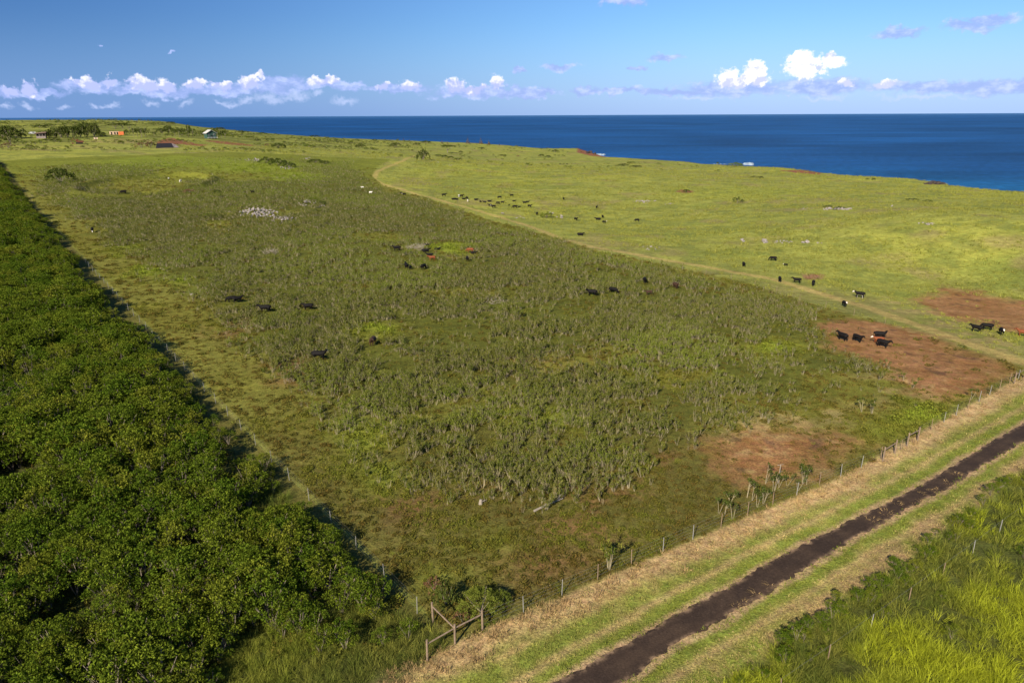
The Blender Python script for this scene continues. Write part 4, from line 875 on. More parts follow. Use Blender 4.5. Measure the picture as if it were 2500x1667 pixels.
for px, py, h_, lb in [(1142, 351, 16, 'leftmost of the three tall ironwoods'), (1174, 352, 16, 'middle one of the three tall ironwoods, the sharpest'), (1193, 355, 14, 'rightmost of the three tall ironwoods'), (1079, 351, 9, 'small ironwood left of the three tall ones'), (1092, 351, 6, 'smallest ironwood between the small and the tall ones'), (1219, 356, 6, 'tiny ironwood right of the three tall ones'), (1000, 345, 5, 'tiny ironwood furthest left on the ridge'), (985, 344, 6, 'short ironwood at the left end of the ridge row')]:
    plant(px, py, h_ * .55, h_, 'pine', lb + ', on the ridge against the sea', 'brownish ironwoods on the ridge against the sea')
# corner mound, saplings, lone shrub
plant(1172, 1496, 104, 58, 'vine', 'leafy green vine mound beside the right wooden fence post', None, 'bush', 'leafy_mound')
plant(1218, 1474, 60, 34, 'vine', 'lower right end of the leafy mound near the front fence', None, 'bush', 'leafy_mound')
plant(1088, 1478, 56, 60, 'bush', 'dark shady bush behind the corner fence post', None, 'bush')
plant(1128, 1518, 44, 26, 'dead', 'reddish brown dead brush behind the top fence rail', None)
plant(1060, 1440, 50, 34, 'dead', 'brown dead brush under the left fence line', None)
def sapling_mesh():
    segs = []; cen = []
    for k_ in range(rnd.randint(2, 4)):
        a = rnd.uniform(0, 6.28); le = rnd.uniform(.05, .4); p = Vector((.08 * math.cos(a), .08 * math.sin(a), 0)); pts = [p]; L = rnd.uniform(1.2, 2.0)
        for j in range(3): a += rnd.uniform(-.4, .4); p = p + Vector((le * math.cos(a) * L / 3, le * math.sin(a) * L / 3, L / 3)); pts.append(p)
        segs.append((pts, [.024, .020, .016, .009])); cen.append(pts[3])
        b_ = a + rnd.uniform(-2, 2); e = pts[2] + Vector((.3 * math.cos(b_), .3 * math.sin(b_), .4)); segs.append(([pts[2], e], [.018, .01])); cen.append(e)
    C_ = []; D_ = []
    for p in cen: d = rand_dir(26, .5); C_.append(np.array(p) + d * rng.uniform(.08, .26, (26, 1))); D_.append(d)
    v, f = leaf_quads(np.concatenate(C_), np.concatenate(D_), .20, .08)
    return np_mesh("leaf_tuft", v, f, M_tree), limb_mesh("stem", segs, M_stem, 4)
SAP = [sapling_mesh() for _ in range(5)]
sap = [(1755, 1252, 'leftmost sapling by the front fence below the bare earth'), (1767, 1261, 'second sapling from the left by the front fence'), (1789, 1268, 'tall leafy topped sapling in the left clump by the front fence'), (1776, 1240, 'short sapling behind the left clump'),
       (1822, 1215, 'sapling with dark top left of the middle clump'), (1835, 1222, 'tallest dark topped sapling of the middle clump'), (1848, 1238, 'pale stemmed sapling in front of the middle clump'), (1863, 1229, 'thin sapling right of the middle clump'), (1868, 1180, 'pale sapling standing alone on the bare earth edge'),
       (1889, 1200, 'sapling under the dead white pole'), (1900, 1190, 'dark sapling right of the dead white pole'), (1922, 1185, 'thin sapling between the two right clumps'), (1947, 1197, 'front sapling of the right clump'), (1960, 1180, 'leafy sapling in the middle of the right clump'), (1970, 1182, 'rightmost tall sapling with bushy top'),
       (2105, 1006, 'leafy sapling on the turf near the far fence corner'), (2128, 1010, 'dark sapling close to the far wire fence'), (2370, 975, 'thorny dark sapling by the far end of the front fence')]
for px, py, lb in sap:
    f_, s_m = rnd.choice(SAP); o = empty("sapling", tuple(G(px, py)), rnd.uniform(0, 6.28), rnd.uniform(.7, 1.1)); tag(o, lb, 'sapling', 'saplings with bare stems by the front fence'); link("leaf_tuft", f_, o); link("stem", s_m, o)
f_, s_m = SAP[1]; o = empty("straggly_shrub", tuple(G(1488, 1388)), 1.0, 1.25); tag(o, 'lone straggly shrub with pale stems casting a long shadow inside the front fence', 'shrub'); link("foliage", SCR[2][0], o, s=1.25); link("foliage", SCR[4][0], o, loc=(.4, .2, 0), s=1.2); link("stem", s_m, o); link("stem", SCR[2][1], o, s=1.25)

# ------------------------------------------------------------------ cattle
import bmesh
SPH = [(math.cos(k_ * 2.39996) * math.sqrt(1 - z_ * z_), math.sin(k_ * 2.39996) * math.sqrt(1 - z_ * z_), z_) for k_, z_ in ((k_, 1 - (2 * k_ + 1) / 42) for k_ in range(42))]
def hull_caps(parts, voxel=.045, keep=.45, sy=.86):
    """one continuous skin round a set of tapering capsules"""
    bm = bmesh.new()
    for (a, ra, b_, rb) in parts:
        vs_ = []
        for p, rr in ((a, ra), (b_, rb)):
            vs_ += [bm.verts.new(Vector(p) + Vector(q) * rr) for q in SPH]
        bmesh.ops.convex_hull(bm, input=vs_)
    bmesh.ops.delete(bm, geom=[v for v in bm.verts if not v.link_faces], context='VERTS'); bmesh.ops.recalc_face_normals(bm, faces=bm.faces[:])
    me = bpy.data.meshes.new("skin"); bm.to_mesh(me); bm.free()
    tmp = bpy.data.objects.new("skin", me); col.objects.link(tmp)
    md = tmp.modifiers.new("r", 'REMESH'); md.mode = 'VOXEL'; md.voxel_size = voxel; md.use_smooth_shade = True
    ms = tmp.modifiers.new("s", 'SMOOTH'); ms.iterations = 4; ms.factor = .5
    dc = tmp.modifiers.new("d", 'DECIMATE'); dc.ratio = keep
    dg = bpy.context.evaluated_depsgraph_get(); out_m = bpy.data.meshes.new_from_object(tmp.evaluated_get(dg)); bpy.data.objects.remove(tmp)
    return out_m
def cow_skin(pose):
    V = Vector; P = []
    dz = -.52 if pose == 'lie' else 0
    T_ = [((-.78, 0, 1.02), .27), ((-.5, 0, 1.0), .34), ((-.05, 0, .95), .385), ((.35, 0, .96), .37), ((.66, 0, 1.02), .28)]
    for (a, ra), (b_, rb) in zip(T_, T_[1:]):
        for s_ in (-.07, .07): P.append((V((a[0], s_, a[2] + dz)), ra * .86, V((b_[0], s_, b_[2] + dz)), rb * .86))
        P.append((V((a[0], 0, a[2] + dz + .03)), ra, V((b_[0], 0, b_[2] + dz + .03)), rb))
    if pose == 'graze': n0, n1, h0, h1 = V((.75, 0, 1.02)), V((1.12, 0, .62)), V((1.16, 0, .52)), V((1.32, 0, .16))
    elif pose == 'turn': n0, n1, h0, h1 = V((.72, 0, 1.12)), V((1.0, .22, 1.36)), V((1.02, .30, 1.36)), V((1.10, .60, 1.18))
    else: n0, n1, h0, h1 = V((.72, 0, 1.12 + dz)), V((1.08, 0, 1.36 + dz)), V((1.14, 0, 1.36 + dz)), V((1.45, 0, 1.17 + dz))
    P.append((n0, .25, n1, .15)); P.append((n1, .15, h0, .145)); P.append((h0, .145, h1, .085))
    f_ = (h1 - h0).normalized(); s_ = V((-f_.y, f_.x, 0)); s_ = s_.normalized() if s_.length > .1 else V((0, 1, 0))
    for k_ in (-1, 1): P.append((h0 + s_ * .10 * k_ + V((-.02, 0, .08)), .045, h0 + s_ * .27 * k_ + V((-.03, 0, .10)), .035))
    if pose == 'lie':
        for k_ in (-1, 1):
            P += [(V((.5, .2 * k_, .25)), .15, V((.85, .26 * k_, .10)), .075), (V((.85, .26 * k_, .09)), .07, V((.52, .30 * k_, .07)), .055), (V((-.6, .22 * k_, .3)), .22, V((-.2, .38 * k_, .14)), .11), (V((-.2, .38 * k_, .12)), .08, V((-.6, .44 * k_, .08)), .055)]
        P.append((V((-1.0, .05, .62)), .05, V((-1.12, .1, .12)), .04))
    else:
        for k_, st in ((-1, .05), (1, -.06)):
            P += [(V((.52, .19 * k_, .82)), .16, V((.55 + st, .18 * k_, .42)), .085), (V((.55 + st, .18 * k_, .42)), .08, V((.54 + st * 1.6, .18 * k_, .06)), .058),
                  (V((-.68, .2 * k_, .9)), .23, V((-.58, .2 * k_, .58)), .125), (V((-.58, .2 * k_, .58)), .115, V((-.76 - st, .19 * k_, .42)), .075), (V((-.76 - st, .19 * k_, .42)), .072, V((-.70 - st * 1.6, .19 * k_, .06)), .058)]
        P.append((V((-1.0, 0, 1.2)), .055, V((-1.07, 0, .8)), .04)); P.append((V((-1.07, 0, .8)), .04, V((-1.06, 0, .45)), .055))
        P.append((V((-.35, 0, .66)), .13, V((-.5, 0, .62)), .10))
    return hull_caps(P), h0, h1
M_cb = basic("black_hide", (.007, .006, .006), .7, .2, 6, spec=.12); M_cr = basic("red_hide", (.17, .050, .018), .7, .2, 6); M_cw = basic("white_hide", (.72, .66, .58), .8, .1, 6); M_cn = basic("dark_brown_hide", (.045, .024, .015), .7, .2, 6)
COW = {}
for pose in ('stand', 'graze', 'turn', 'lie'):
    skin, h0, h1 = cow_skin(pose)
    cen = np.empty(len(skin.polygons) * 3); skin.polygons.foreach_get('center', cen); cen = cen.reshape(-1, 3)
    f_ = np.array(h1 - h0); L_ = np.linalg.norm(f_); f_ /= L_; tt = (cen - np.array(h0)) @ f_; off = np.linalg.norm(cen - np.array(h0) - tt[:, None] * f_, axis=1)
    face = (tt > -.02) & (off < .2) & (tt < L_ + .2)
    for kind, (mA, mB) in {'black': (M_cb, M_cb), 'black_face': (M_cb, M_cw), 'red': (M_cr, M_cr), 'red_face': (M_cr, M_cw), 'white': (M_cw, M_cw), 'brown': (M_cn, M_cn), 'pied': (M_cb, M_cw)}.items():
        me = skin.copy(); me.name = "cow_" + pose; me.materials.clear(); me.materials.append(mA); me.materials.append(mB)
        ptc = face | ((cen[:, 2] < .62) & (np.abs(cen[:, 0] + .1) < .55)) if kind == 'pied' else (face if 'face' in kind else np.zeros(len(face), bool))
        me.polygons.foreach_set('material_index', ptc.astype(np.int32)); me.polygons.foreach_set('use_smooth', np.ones(len(face), bool)); me.update(); COW[pose, kind] = me
g1, g2, g3, g4 = 'grazing herd in the upper pasture', 'cattle spread over the open pasture', 'cattle on the bare earth by the corner', 'cattle in the field scrub'
cows = [  # px, py of the feet, pose, hide, heading in degrees (0 right, 90 away), size, label, group
 (1815, 651, 'graze', 'black', 100, 1, 'black cow seen from behind beside the track, left of the pair in the turf', g2), (1887, 637, 'graze', 'black', 180, 1, 'black cow side on with its head down, upper one beside the small calf', g2), (1918, 650, 'stand', 'black_face', 200, .55, 'small calf with a pale head right of the grazing black cow', g2),
 (1903, 688, 'graze', 'black', 95, 1, 'black cow seen end on, standing on the pale track', g2), (1945, 691, 'stand', 'black', 178, 1, 'black cow side on facing left, middle of three near the track', g2), (1985, 697, 'graze', 'black', 268, 1, 'black cow end on below the heap of dead branches', g2),
 (2098, 727, 'stand', 'pied', 176, 1.1, 'large black cow with a white face walking left above the track', g2), (2061, 749, 'stand', 'black_face', 290, 1, 'black cow with a white face looking out beside the track', g2), (2382, 810, 'turn', 'black', 160, 1, 'black cow leftmost of the four on the right hand bare earth', g3), (2408, 806, 'graze', 'black', 190, 1.05, 'black cow side on, second from left on the right hand bare earth', g3),
 (2444, 817, 'stand', 'black_face', 285, 1, 'black cow with a pale muzzle facing the viewer at the right edge', g3), (2496, 822, 'stand', 'red', 175, 1.05, 'rust red cow cut by the right picture edge', g3),
 (2056, 831, 'stand', 'black', 142, 1.1, 'black cow leftmost on the bare earth inside the fence', g3), (2093, 835, 'stand', 'black', 318, 1.05, 'black cow second from left on the bare earth inside the fence', g3), (2147, 827, 'turn', 'black', 12, 1.05, 'black cow at the back of the huddled three', g3), (2144, 838, 'stand', 'red_face', 195, .9, 'red cow with a white face in the middle of the huddled three', g3), (2155, 848, 'stand', 'black', 335, 1.05, 'black cow in front of the huddled three', g3),
 (1084, 480, 'stand', 'black', 8, 1.15, 'black cow apart at the left end of the herd', g1), (1107, 488, 'lie', 'black', 0, 1, 'lying black cow, left one of the pair at the left end', g1), (1114, 488, 'lie', 'black', 170, 1, 'lying black cow, right one of the pair at the left end', g1), (1121, 482, 'stand', 'white', 250, 1, 'white cow standing tallest at the left of the herd', g1), (1127, 482, 'stand', 'black', 20, 1, 'black cow touching the white cow', g1), (1132, 487, 'lie', 'black', 0, .9, 'lying black cow right below the white cow', g1),
 (1140, 487, 'graze', 'black', 120, 1, 'black cow behind the white calf', g1), (1142, 493, 'stand', 'white', 270, .85, 'white calf facing the viewer in the herd', g1), (1162, 489, 'lie', 'black', 5, 1, 'long black cow lying down between the white calf and the main herd', g1), (1173, 495, 'stand', 'black_face', 120, .8, 'young black cow with a pale head, left of the main herd', g1), (1183, 495, 'lie', 'black', 150, 1, 'lying black cow left below the herd middle', g1), (1195, 493, 'lie', 'black', 5, 1, 'lying black cow above the pale faced one', g1),
 (1216, 499, 'graze', 'black', 175, 1, 'grazing black cow in the very middle of the herd', g1), (1220, 485, 'graze', 'black', 190, 1, 'black cow on the upper side of the herd, left of the topmost', g1), (1227, 497, 'stand', 'black', 350, .9, 'black cow touching the middle cow on its right', g1), (1249, 480, 'stand', 'black', 185, .95, 'topmost black cow of the herd', g1), (1255, 492, 'lie', 'black', 0, .85, 'small black cow lying alone right of the herd middle', g1), (1243, 503, 'stand', 'black', 60, .6, 'tiny black calf between two lower cows', g1),
 (1196, 504, 'stand', 'black', 170, .85, 'black calf behind the pale faced lower cow', g1), (1205, 508, 'stand', 'black_face', 180, 1.05, 'black cow with a pale face on the lower side of the herd', g1), (1257, 509, 'graze', 'black', 182, 1.1, 'large black cow on the lower side of the herd', g1), (1268, 506, 'lie', 'black', 200, .7, 'small black calf right of the large lower cow', g1), (1281, 496, 'lie', 'black', 175, 1, 'left one of two black cows lying at the right end of the herd', g1), (1288, 494, 'lie', 'black', 5, .8, 'right one of two black cows lying at the right end of the herd', g1), (1293, 507, 'turn', 'black', 330, 1.05, 'black cow standing at the lower right end of the herd', g1),
 (1376, 488, 'graze', 'black', 100, .9, 'black cow grazing alone, upper right of the herd', g2), (1457, 509, 'stand', 'black_face', 80, 1, 'black cow with a pale mark, alone between herd and stone row', g2), (1311, 525, 'graze', 'black', 260, 1, 'black cow end on, left of the bright bush', g2), (1406, 539, 'stand', 'black', 310, 1, 'black cow right of the bright bush', g2), (1471, 532, 'graze', 'black', 100, 1, 'upper one of the three black cows right of the bright bush', g2), (1460, 537, 'lie', 'black', 180, 1.15, 'left one of the three black cows right of the bright bush', g2), (1475, 546, 'stand', 'black_face', 330, .9, 'lowest of the three black cows right of the bright bush', g2),
 (1555, 542, 'graze', 'black', 190, 1, 'lone black cow far right of the bright bush', g2), (1417, 575, 'lie', 'black', 340, 1.15, 'black cow lying beside the track in the middle of the picture', g2),
 (987, 478, 'stand', 'black_face', 200, .95, 'black cow with a pale face just inside the field near the track bend', g4), (978, 472, 'lie', 'black', 180, .8, 'black cow lying just inside the field near the track bend', g4), (885, 460, 'stand', 'white', 200, .7, 'white calf in the scrub at the top of the field, upper one', g4), (905, 473, 'stand', 'white', 340, .8, 'white calf in the scrub at the top of the field, lower one', g4),
 (969, 613, 'stand', 'black', 175, 1.1, 'black cow left of the pale brush heap', g4), (1039, 615, 'lie', 'black', 5, 1.15, 'black cow lying against the right side of the pale brush heap', g4), (1044, 601, 'lie', 'black', 180, .85, 'black cow behind the pale brush heap', g4), (1067, 611, 'lie', 'black', 10, .9, 'flat lying black cow right of the brush heap', g4), (1049, 629, 'stand', 'black', 175, 1, 'black cow behind the lower red cow', g4), (1055, 636, 'stand', 'red', 180, 1, 'bright red cow lowest in the clearing', g4),
 (1148, 617, 'graze', 'red', 170, 1.05, 'red cow at the right side of the clearing', g4), (1156, 620, 'lie', 'black', 0, .9, 'black cow touching the right hand red cow', g4), (1141, 638, 'graze', 'black', 95, 1, 'black cow end on below the right hand red cow', g4), (992, 656, 'stand', 'black', 100, 1.1, 'black cow end on in the scrub below the brush heap, left', g4), (1034, 658, 'graze', 'black', 60, 1.1, 'black cow end on in the scrub below the brush heap, right', g4), (1001, 658, 'stand', 'black', 80, .7, 'black calf beside the left end-on cow below the brush heap', g4),
 (910, 843, 'turn', 'brown', 250, 1.15, 'dark brown cow deep in the scrub in the middle left', g4), (1445, 723, 'turn', 'black', 170, 1.15, 'black cow with raised head in the right part of the scrub', g4), (1497, 716, 'graze', 'black', 330, 1.1, 'black cow right of the one with raised head', g4), (1574, 692, 'stand', 'black', 275, 1.1, 'dark cow end on near the top edge of the right scrub', g4), (1584, 720, 'stand', 'brown', 200, .8, 'brown calf in the right scrub', g4), (1649, 704, 'stand', 'brown', 300, 1.1, 'dark brown cow rightmost in the scrub', g4),
 (566, 738, 'graze', 'black', 178, 1.05, 'black cow left one of the pair at the left edge of the scrub', g4), (581, 739, 'stand', 'black', 10, 1, 'black cow right one of the pair at the left edge of the scrub', g4), (648, 763, 'stand', 'black', 165, 1.2, 'black cow lower right of the pair at the left scrub edge', g4), (753, 757, 'stand', 'black', 170, 1.05, 'black cow in the scrub right of the left edge group', g4), (780, 879, 'turn', 'black_face', 345, 1.2, 'black cow with a white face nearest the camera in the left of the field', g4),
 (302, 474, 'graze', 'black', 180, 1.2, 'black cow inside the grassy ring', g4), (226, 567, 'graze', 'black_face', 268, 1.1, 'black cow on the open strip beside the thicket', g4), (441, 445, 'graze', 'white', 240, .9, 'white calf on the rim of the grassy ring, right one', g4), (412, 438, 'graze', 'white', 250, .7, 'white calf on the rim of the grassy ring, left one', g4), (617, 472, 'stand', 'black', 200, .9, 'lone dark calf in the scrub above the stone piles', g4)]
for px, py, pose, kind, hd, sz_, lb, gp in cows:
    p = G(px, py); o = link("cow", COW[pose, kind], loc=(p[0], p[1], p[2] + .02), rot=(0, 0, R_(hd) - math.atan2(p[0], p[1])), s=sz_ * rnd.uniform(.84, .90)); tag(o, lb, 'cow', gp)

# ------------------------------------------------------------------ stones, brush heaps, logs
def rock_mesh():
    bm = bmesh.new()
    for _ in range(13):
        d = Vector(rand_dir(1)[0]); d *= rnd.uniform(.75, 1.1); bm.verts.new((d.x * .5, d.y * .42, d.z * .34))
    bmesh.ops.convex_hull(bm, input=bm.verts[:]); bmesh.ops.delete(bm, geom=[v for v in bm.verts if not v.link_faces], context='VERTS'); me = bpy.data.meshes.new("stone"); bm.to_mesh(me); bm.free(); me.materials.append(M_rock); return me
ROCK = [rock_mesh() for _ in range(8)]; M_shore = basic('wet_shore_rock', (.05, .038, .034), .9, .4, .3); SHORE = [m_.copy() for m_ in ROCK[:4]]; [m_.materials.clear() or m_.materials.append(M_shore) for m_ in SHORE]
def stones(name, label, px, py, rxp, ryp, n, smin, smax, hgt_m=0.0, group=None, cat='stones'):
    c_ = G(px, py); o = empty(name, tuple(c_)); tag(o, label, cat, group)
    for k_ in range(n):
        a = rnd.uniform(0, 6.283); q_ = math.sqrt(rnd.random()) * (.95 if hgt_m else 1)
        qx, qy = px + rxp * q_ * math.cos(a), py + ryp * q_ * math.sin(a); p = G(qx, qy); s_ = rnd.uniform(smin, smax) * (1 - .3 * q_)
        z_ = p[2] + hgt_m * (1 - q_ ** 1.5) * rnd.uniform(.3, 1)
        link("stone", rnd.choice(SHORE if name == 'shore_rocks' else ROCK), o, loc=(p[0] - c_[0], p[1] - c_[1], z_ - c_[2] + .1 * s_), rot=(rnd.uniform(-.6, .6), rnd.uniform(-.6, .6), rnd.uniform(0, 6.28)), s=s_)
    return o
gs = 'stone heaps cleared from the field'; gr = 'weathered stones lying in rows in the pasture'
stones("stone_pile", 'large heap of grey lava stones in the middle of the upper field', 632, 524, 55, 12, 110, .8, 1.7, 2.0, gs)
stones("stone_pile", 'low scatter of stones right below the large stone heap', 690, 536, 38, 8, 46, .6, 1.3, .5, gs)
stones("stone_pile", 'smaller heap of grey stones right of the large heap', 750, 496, 24, 8, 40, .7, 1.5, 1.0, gs)
stones("stone_pile", 'few stones right of the smaller heap in the grass', 790, 503, 14, 3, 12, .5, 1.1, .2, gs)
stones("stone_pile", 'stones showing at the left of the overgrown rocky mound', 618, 391, 22, 4, 30, .8, 1.8, .6, gs)
stones("stone_pile", 'stones under the right end of the overgrown rocky mound', 698, 410, 24, 4, 24, .8, 1.7, .4, gs)
stones("stone_pile", 'stones at the low bushes right of the overgrown mound', 752, 388, 14, 2.5, 12, .8, 1.5, .3, gs)
stones("stone_row", 'left stones of the broken row near the bright pasture bush', 1345, 522, 7, 3, 6, .8, 1.7, .3, gr)
stones("stone_row", 'dark and pale stones right of the bright pasture bush', 1367, 530, 8, 5, 10, .7, 1.6, .3, gr)
stones("stone_row", 'low stones in the grass left of the bright pasture bush', 1268, 532, 14, 4, 9, .4, .9, 0, gr)
stones("stone_row", 'single pinkish boulder with brush left of the low stones', 1228, 521, 4, 2, 3, .8, 1.5, .3, gr)
stones("stone_row", 'row of stones in the upper middle of the right pasture', 1575, 493, 34, 3.5, 30, .6, 1.4, .3, gr)
stones("stone_row", 'few stones at the right end of the upper middle stone row', 1632, 498, 12, 2, 8, .5, 1.1, .1, gr)
stones("stone_row", 'long low stone wall under the green shrubs in the right pasture', 2042, 511, 38, 3.5, 44, .7, 1.5, .5, gr)
stones("stone_row", 'scattered stones left of the shrub covered stone wall', 1970, 510, 22, 2, 10, .4, .9, 0, gr)
stones("stone_row", 'pinkish rocks at the left end of the nearer broken row', 1812, 588, 7, 3, 8, .6, 1.3, .2, gr)
stones("stone_row", 'largest pale rocks in the left middle of the nearer broken row', 1868, 590, 10, 5, 14, .7, 1.5, .3, gr)
stones("stone_row", 'small stones in the middle of the nearer broken row', 1915, 591, 28, 4, 22, .4, .9, 0, gr)
stones("stone_row", 'flat pale rock group at the right of the nearer broken row', 1968, 592, 9, 3, 9, .7, 1.6, .2, gr)
stones("stone_row", 'last low stones at the right end of the nearer broken row', 2000, 594, 7, 1.5, 5, .5, 1.1, 0, gr)
stones("stone_row", 'pale stones half hidden in grass in the far right pasture', 2262, 547, 22, 4, 12, .6, 1.3, .1, gr)
stones("stone_row", 'single small stones near the upper right pasture', 2179, 504, 4, 1.5, 3, .6, 1.2, 0, gr)
stones("stone_row", 'low stones in a line on the slope above the middle track', 1585, 605, 26, 6, 14, .4, .9, 0, gr)
stones("stone_row", 'stones and weeds beside the round tree', 1065, 397, 6, 2.5, 6, .6, 1.2, 0, gr)
stones("stone_row", 'bare stones on the slope right of the round tree', 1100, 403, 5, 3, 6, .6, 1.2, 0, gr)
stones("stone_row", 'pale stone beside the open strip at the left of the scrub', 467, 719, 5, 2, 3, .8, 1.3, 0, gr)
stones("stone_row", 'small pale stones on the open strip by the thicket', 170, 493, 4, 1.5, 3, .6, 1.1, 0, gr)
stones("shore_rocks", 'dark lava rocks on the shoreline at the far right', 2290, 449, 38, 2, 40, 2.0, 4.5, .5, None, 'rocks')
stones("shore_rocks", 'reddish brown rocks on the tip of the headland', 1448, 374, 18, 3, 30, 3, 7, 1.0, None, 'rocks')
def brush(name, label, px, py, wm, hm, n, mat, cat='brush heap', rad=.03):
    m = MB()
    for _ in range(n):
        a = rnd.uniform(0, 6.28); q_ = math.sqrt(rnd.random()) * wm / 2; p = Vector((q_ * math.cos(a), q_ * math.sin(a), rnd.uniform(0, .5) * hm)); b_ = rnd.uniform(0, 6.28); e_ = rnd.uniform(.1, 1.2); L = rnd.uniform(.5, 1.4)
        p1 = p + Vector((math.cos(b_) * math.cos(e_), math.sin(b_) * math.cos(e_), math.sin(e_))) * L * .5; p2 = p1 + Vector((math.cos(b_ + .5) * math.cos(e_), math.sin(b_ + .5) * math.cos(e_), math.sin(e_) * .7)) * L * .5
        m.tube([p, p1, p2], [rad, rad * .7, rad * .3], 3, cap=False)
    o = link(name, m.mesh(name, mat), loc=tuple(G(px, py))); tag(o, label, cat); return o
M_pale = basic("bleached_wood", (.27, .23, .185), .9, .25, 5); M_brn = basic("red_brown_twigs", (.24, .14, .09), .9, .3, 5)
brush("brush_heap", 'large heap of bleached dead branches in the clearing', 1017, 610, 5.5, 2.2, 190, M_pale)
brush("brush_heap", 'small bleached branch heap alone in the left scrub', 661, 620, 3.6, 1.8, 90, M_pale)
brush("brush_heap", 'low heap of reddish dead branches above the track', 1983, 680, 4.2, .7, 90, M_brn)
brush("brush_heap", 'thin line of pale fallen branches in the middle scrub', 1205, 737, 4.5, .5, 50, M_pale)
m = MB(); a_, b_ = G(1304, 1250), G(1374, 1222); d_ = Vector(b_ - a_)
m.tube([(0, 0, .12), tuple(d_ * .5 + Vector((0, .1, .2))), tuple(d_ + Vector((0, 0, .25)))], [.11, .09, .05], 6)
for k_ in range(9): f_ = rnd.uniform(.2, .95); q0 = d_ * f_ + Vector((0, 0, .2)); m.tube([q0, q0 + Vector((rnd.uniform(-.3, .5), rnd.uniform(-.3, .3), rnd.uniform(.3, .8)))], [.03, .01], 4)
tag(link("fallen_log", m.mesh("fallen_log", M_pale), loc=tuple(a_)), 'grey fallen log with broken branches at the front of the scrub', 'log')
m = MB(); m.tube([(0, 0, -.05), (.02, 0, .25), (.05, .03, .45)], [.2, .15, .12], 7); m.tube([(.05, 0, .2), (.45, .2, .3)], [.06, .03], 5)
tag(link("tree_stump", m.mesh("tree_stump", M_pale), loc=tuple(G(1173, 1230))), 'grey tree stump left of the fallen log', 'stump')
m = MB(); m.tube([(0, 0, 0), (.02, 0, 1.0), (.03, 0, 2.1)], [.05, .045, .03], 6); m.tube([(-.28, 0, 2.0), (.30, .05, 2.08)], [.022, .018], 4); m.tube([(.02, 0, 1.3), (.3, 0, 1.4)], [.02, .01], 4)
tag(link("dead_pole", m.mesh("dead_pole", M_pale), loc=tuple(G(1899, 1182))), 'whitened dead pole with a short crossbar by the bare earth', 'pole')

# ------------------------------------------------------------------ fences
def post_mesh(hh, rr, mat, n=5):
    m = MB(); m.tube([(0, 0, -.2), (0, 0, hh * .5), (0, 0, hh)], [rr, rr * .97, rr * .93], n); return m.mesh("post", mat)
def fence(name, label, P, spacing, hh=1.3, rr=.035, mats=(M_steel,), wires=4, group=None, skip=()):
    P = np.asarray(P, float); L_ = np.concatenate([[0], np.cumsum(np.linalg.norm(np.diff(P, axis=0), axis=1))]); n = max(2, int(L_[-1] / spacing) + 1)
    q = np.linspace(0, L_[-1], n); X_ = np.interp(q, L_, P[:, 0]); Y_ = np.interp(q, L_, P[:, 1]); Z_ = height(X_, Y_)
    o = empty(name, (X_[0], Y_[0], Z_[0])); tag(o, label, 'fence', group); pm = [post_mesh(hh * f, rr, m_) for m_ in mats for f in (1, .93)]
    for i in range(n):
        if i in skip: continue
        link("post", rnd.choice(pm), o, loc=(X_[i] - X_[0], Y_[i] - Y_[0], Z_[i] - Z_[0]), rot=(rnd.uniform(-.04, .04), rnd.uniform(-.04, .04), rnd.uniform(0, 6)))
    for k_ in range(wires):
        m = MB(); h_ = hh * (.95 - k_ * .85 / wires)
        m.tube([(X_[i] - X_[0], Y_[i] - Y_[0], Z_[i] - Z_[0] + h_) for i in range(n)], .004, 3, cap=False); link("wire", m.mesh("wire", M_wire), o)
    return o
M_post2 = basic("wooden_stake", (.22, .155, .10), .9, .3, 6)
FR0 = G(1178, 1536)[:2]
fence("wire_fence", 'front fence of thin stakes along the straw strip, from corner to wire gate', [FR0, G(2150, 1122)[:2]], 3.06, 1.45, .034, (M_post2, M_steel), group='wire fences round the field')
fence("wire_fence", 'front wire fence beyond the gate, running to the far corner', [G(2240, 1070)[:2], ENDF - _e * 2], 3.06, 1.4, .034, (M_post2, M_steel), group='wire fences round the field')
fence("wire_fence", 'left wire fence between the koa thicket and the field', [CORNER + LEFTN * 4 + LN * .5, CORNER + LEFTN * 150 + LN * .8], 4.6, 1.4, .028, (M_steel,), group='wire fences round the field')
fence("wire_fence", 'thin wire fence beside the pale track on the pasture side', UP[3:-1], 6.5, 1.3, .035, (M_post2,), 2, group='wire fences round the field')
fence("wire_fence", 'roadside wire fence sunk in the tall yellow-green grass', poly([(1905, 1690), (2012, 1615), (2107, 1545), (2188, 1488), (2262, 1432), (2330, 1383), (2385, 1342), (2440, 1298), (2560, 1210)]), 4.4, 1.15, .034, (M_steel, M_post2), 1, group='wire fences round the field')
def brace(label, pts, extra=None, hh=1.62, rr=.075, group='wooden brace posts of the front fence'):
    pts = [np.array(G(*p) if len(p) == 2 else p) for p in pts]; o = empty("brace_fence", tuple(pts[0])); tag(o, label, 'fence', group); pm = post_mesh(hh, rr, M_wood, 10); 
    allp = list(pts) + ([extra[1]] if extra is not None else [])
    for p in allp: link("post", pm, o, loc=tuple(p - pts[0]), rot=(rnd.uniform(-.02, .02), rnd.uniform(-.02, .02), rnd.uniform(0, 6)))
    prs = list(zip(pts, pts[1:])) + ([extra] if extra is not None else [])
    for a_, b_ in prs:
        d_ = (b_ - a_)[:2]; d_ = d_ / np.linalg.norm(d_); m = MB(); off = np.array([d_[0], d_[1], 0]) * rr
        m.tube([tuple(a_ - pts[0] + off + [0, 0, hh * .80]), tuple(b_ - pts[0] - off + [0, 0, hh * .80])], rr * .68, 8); link("rail", m.mesh("rail", M_wood), o)
    return o
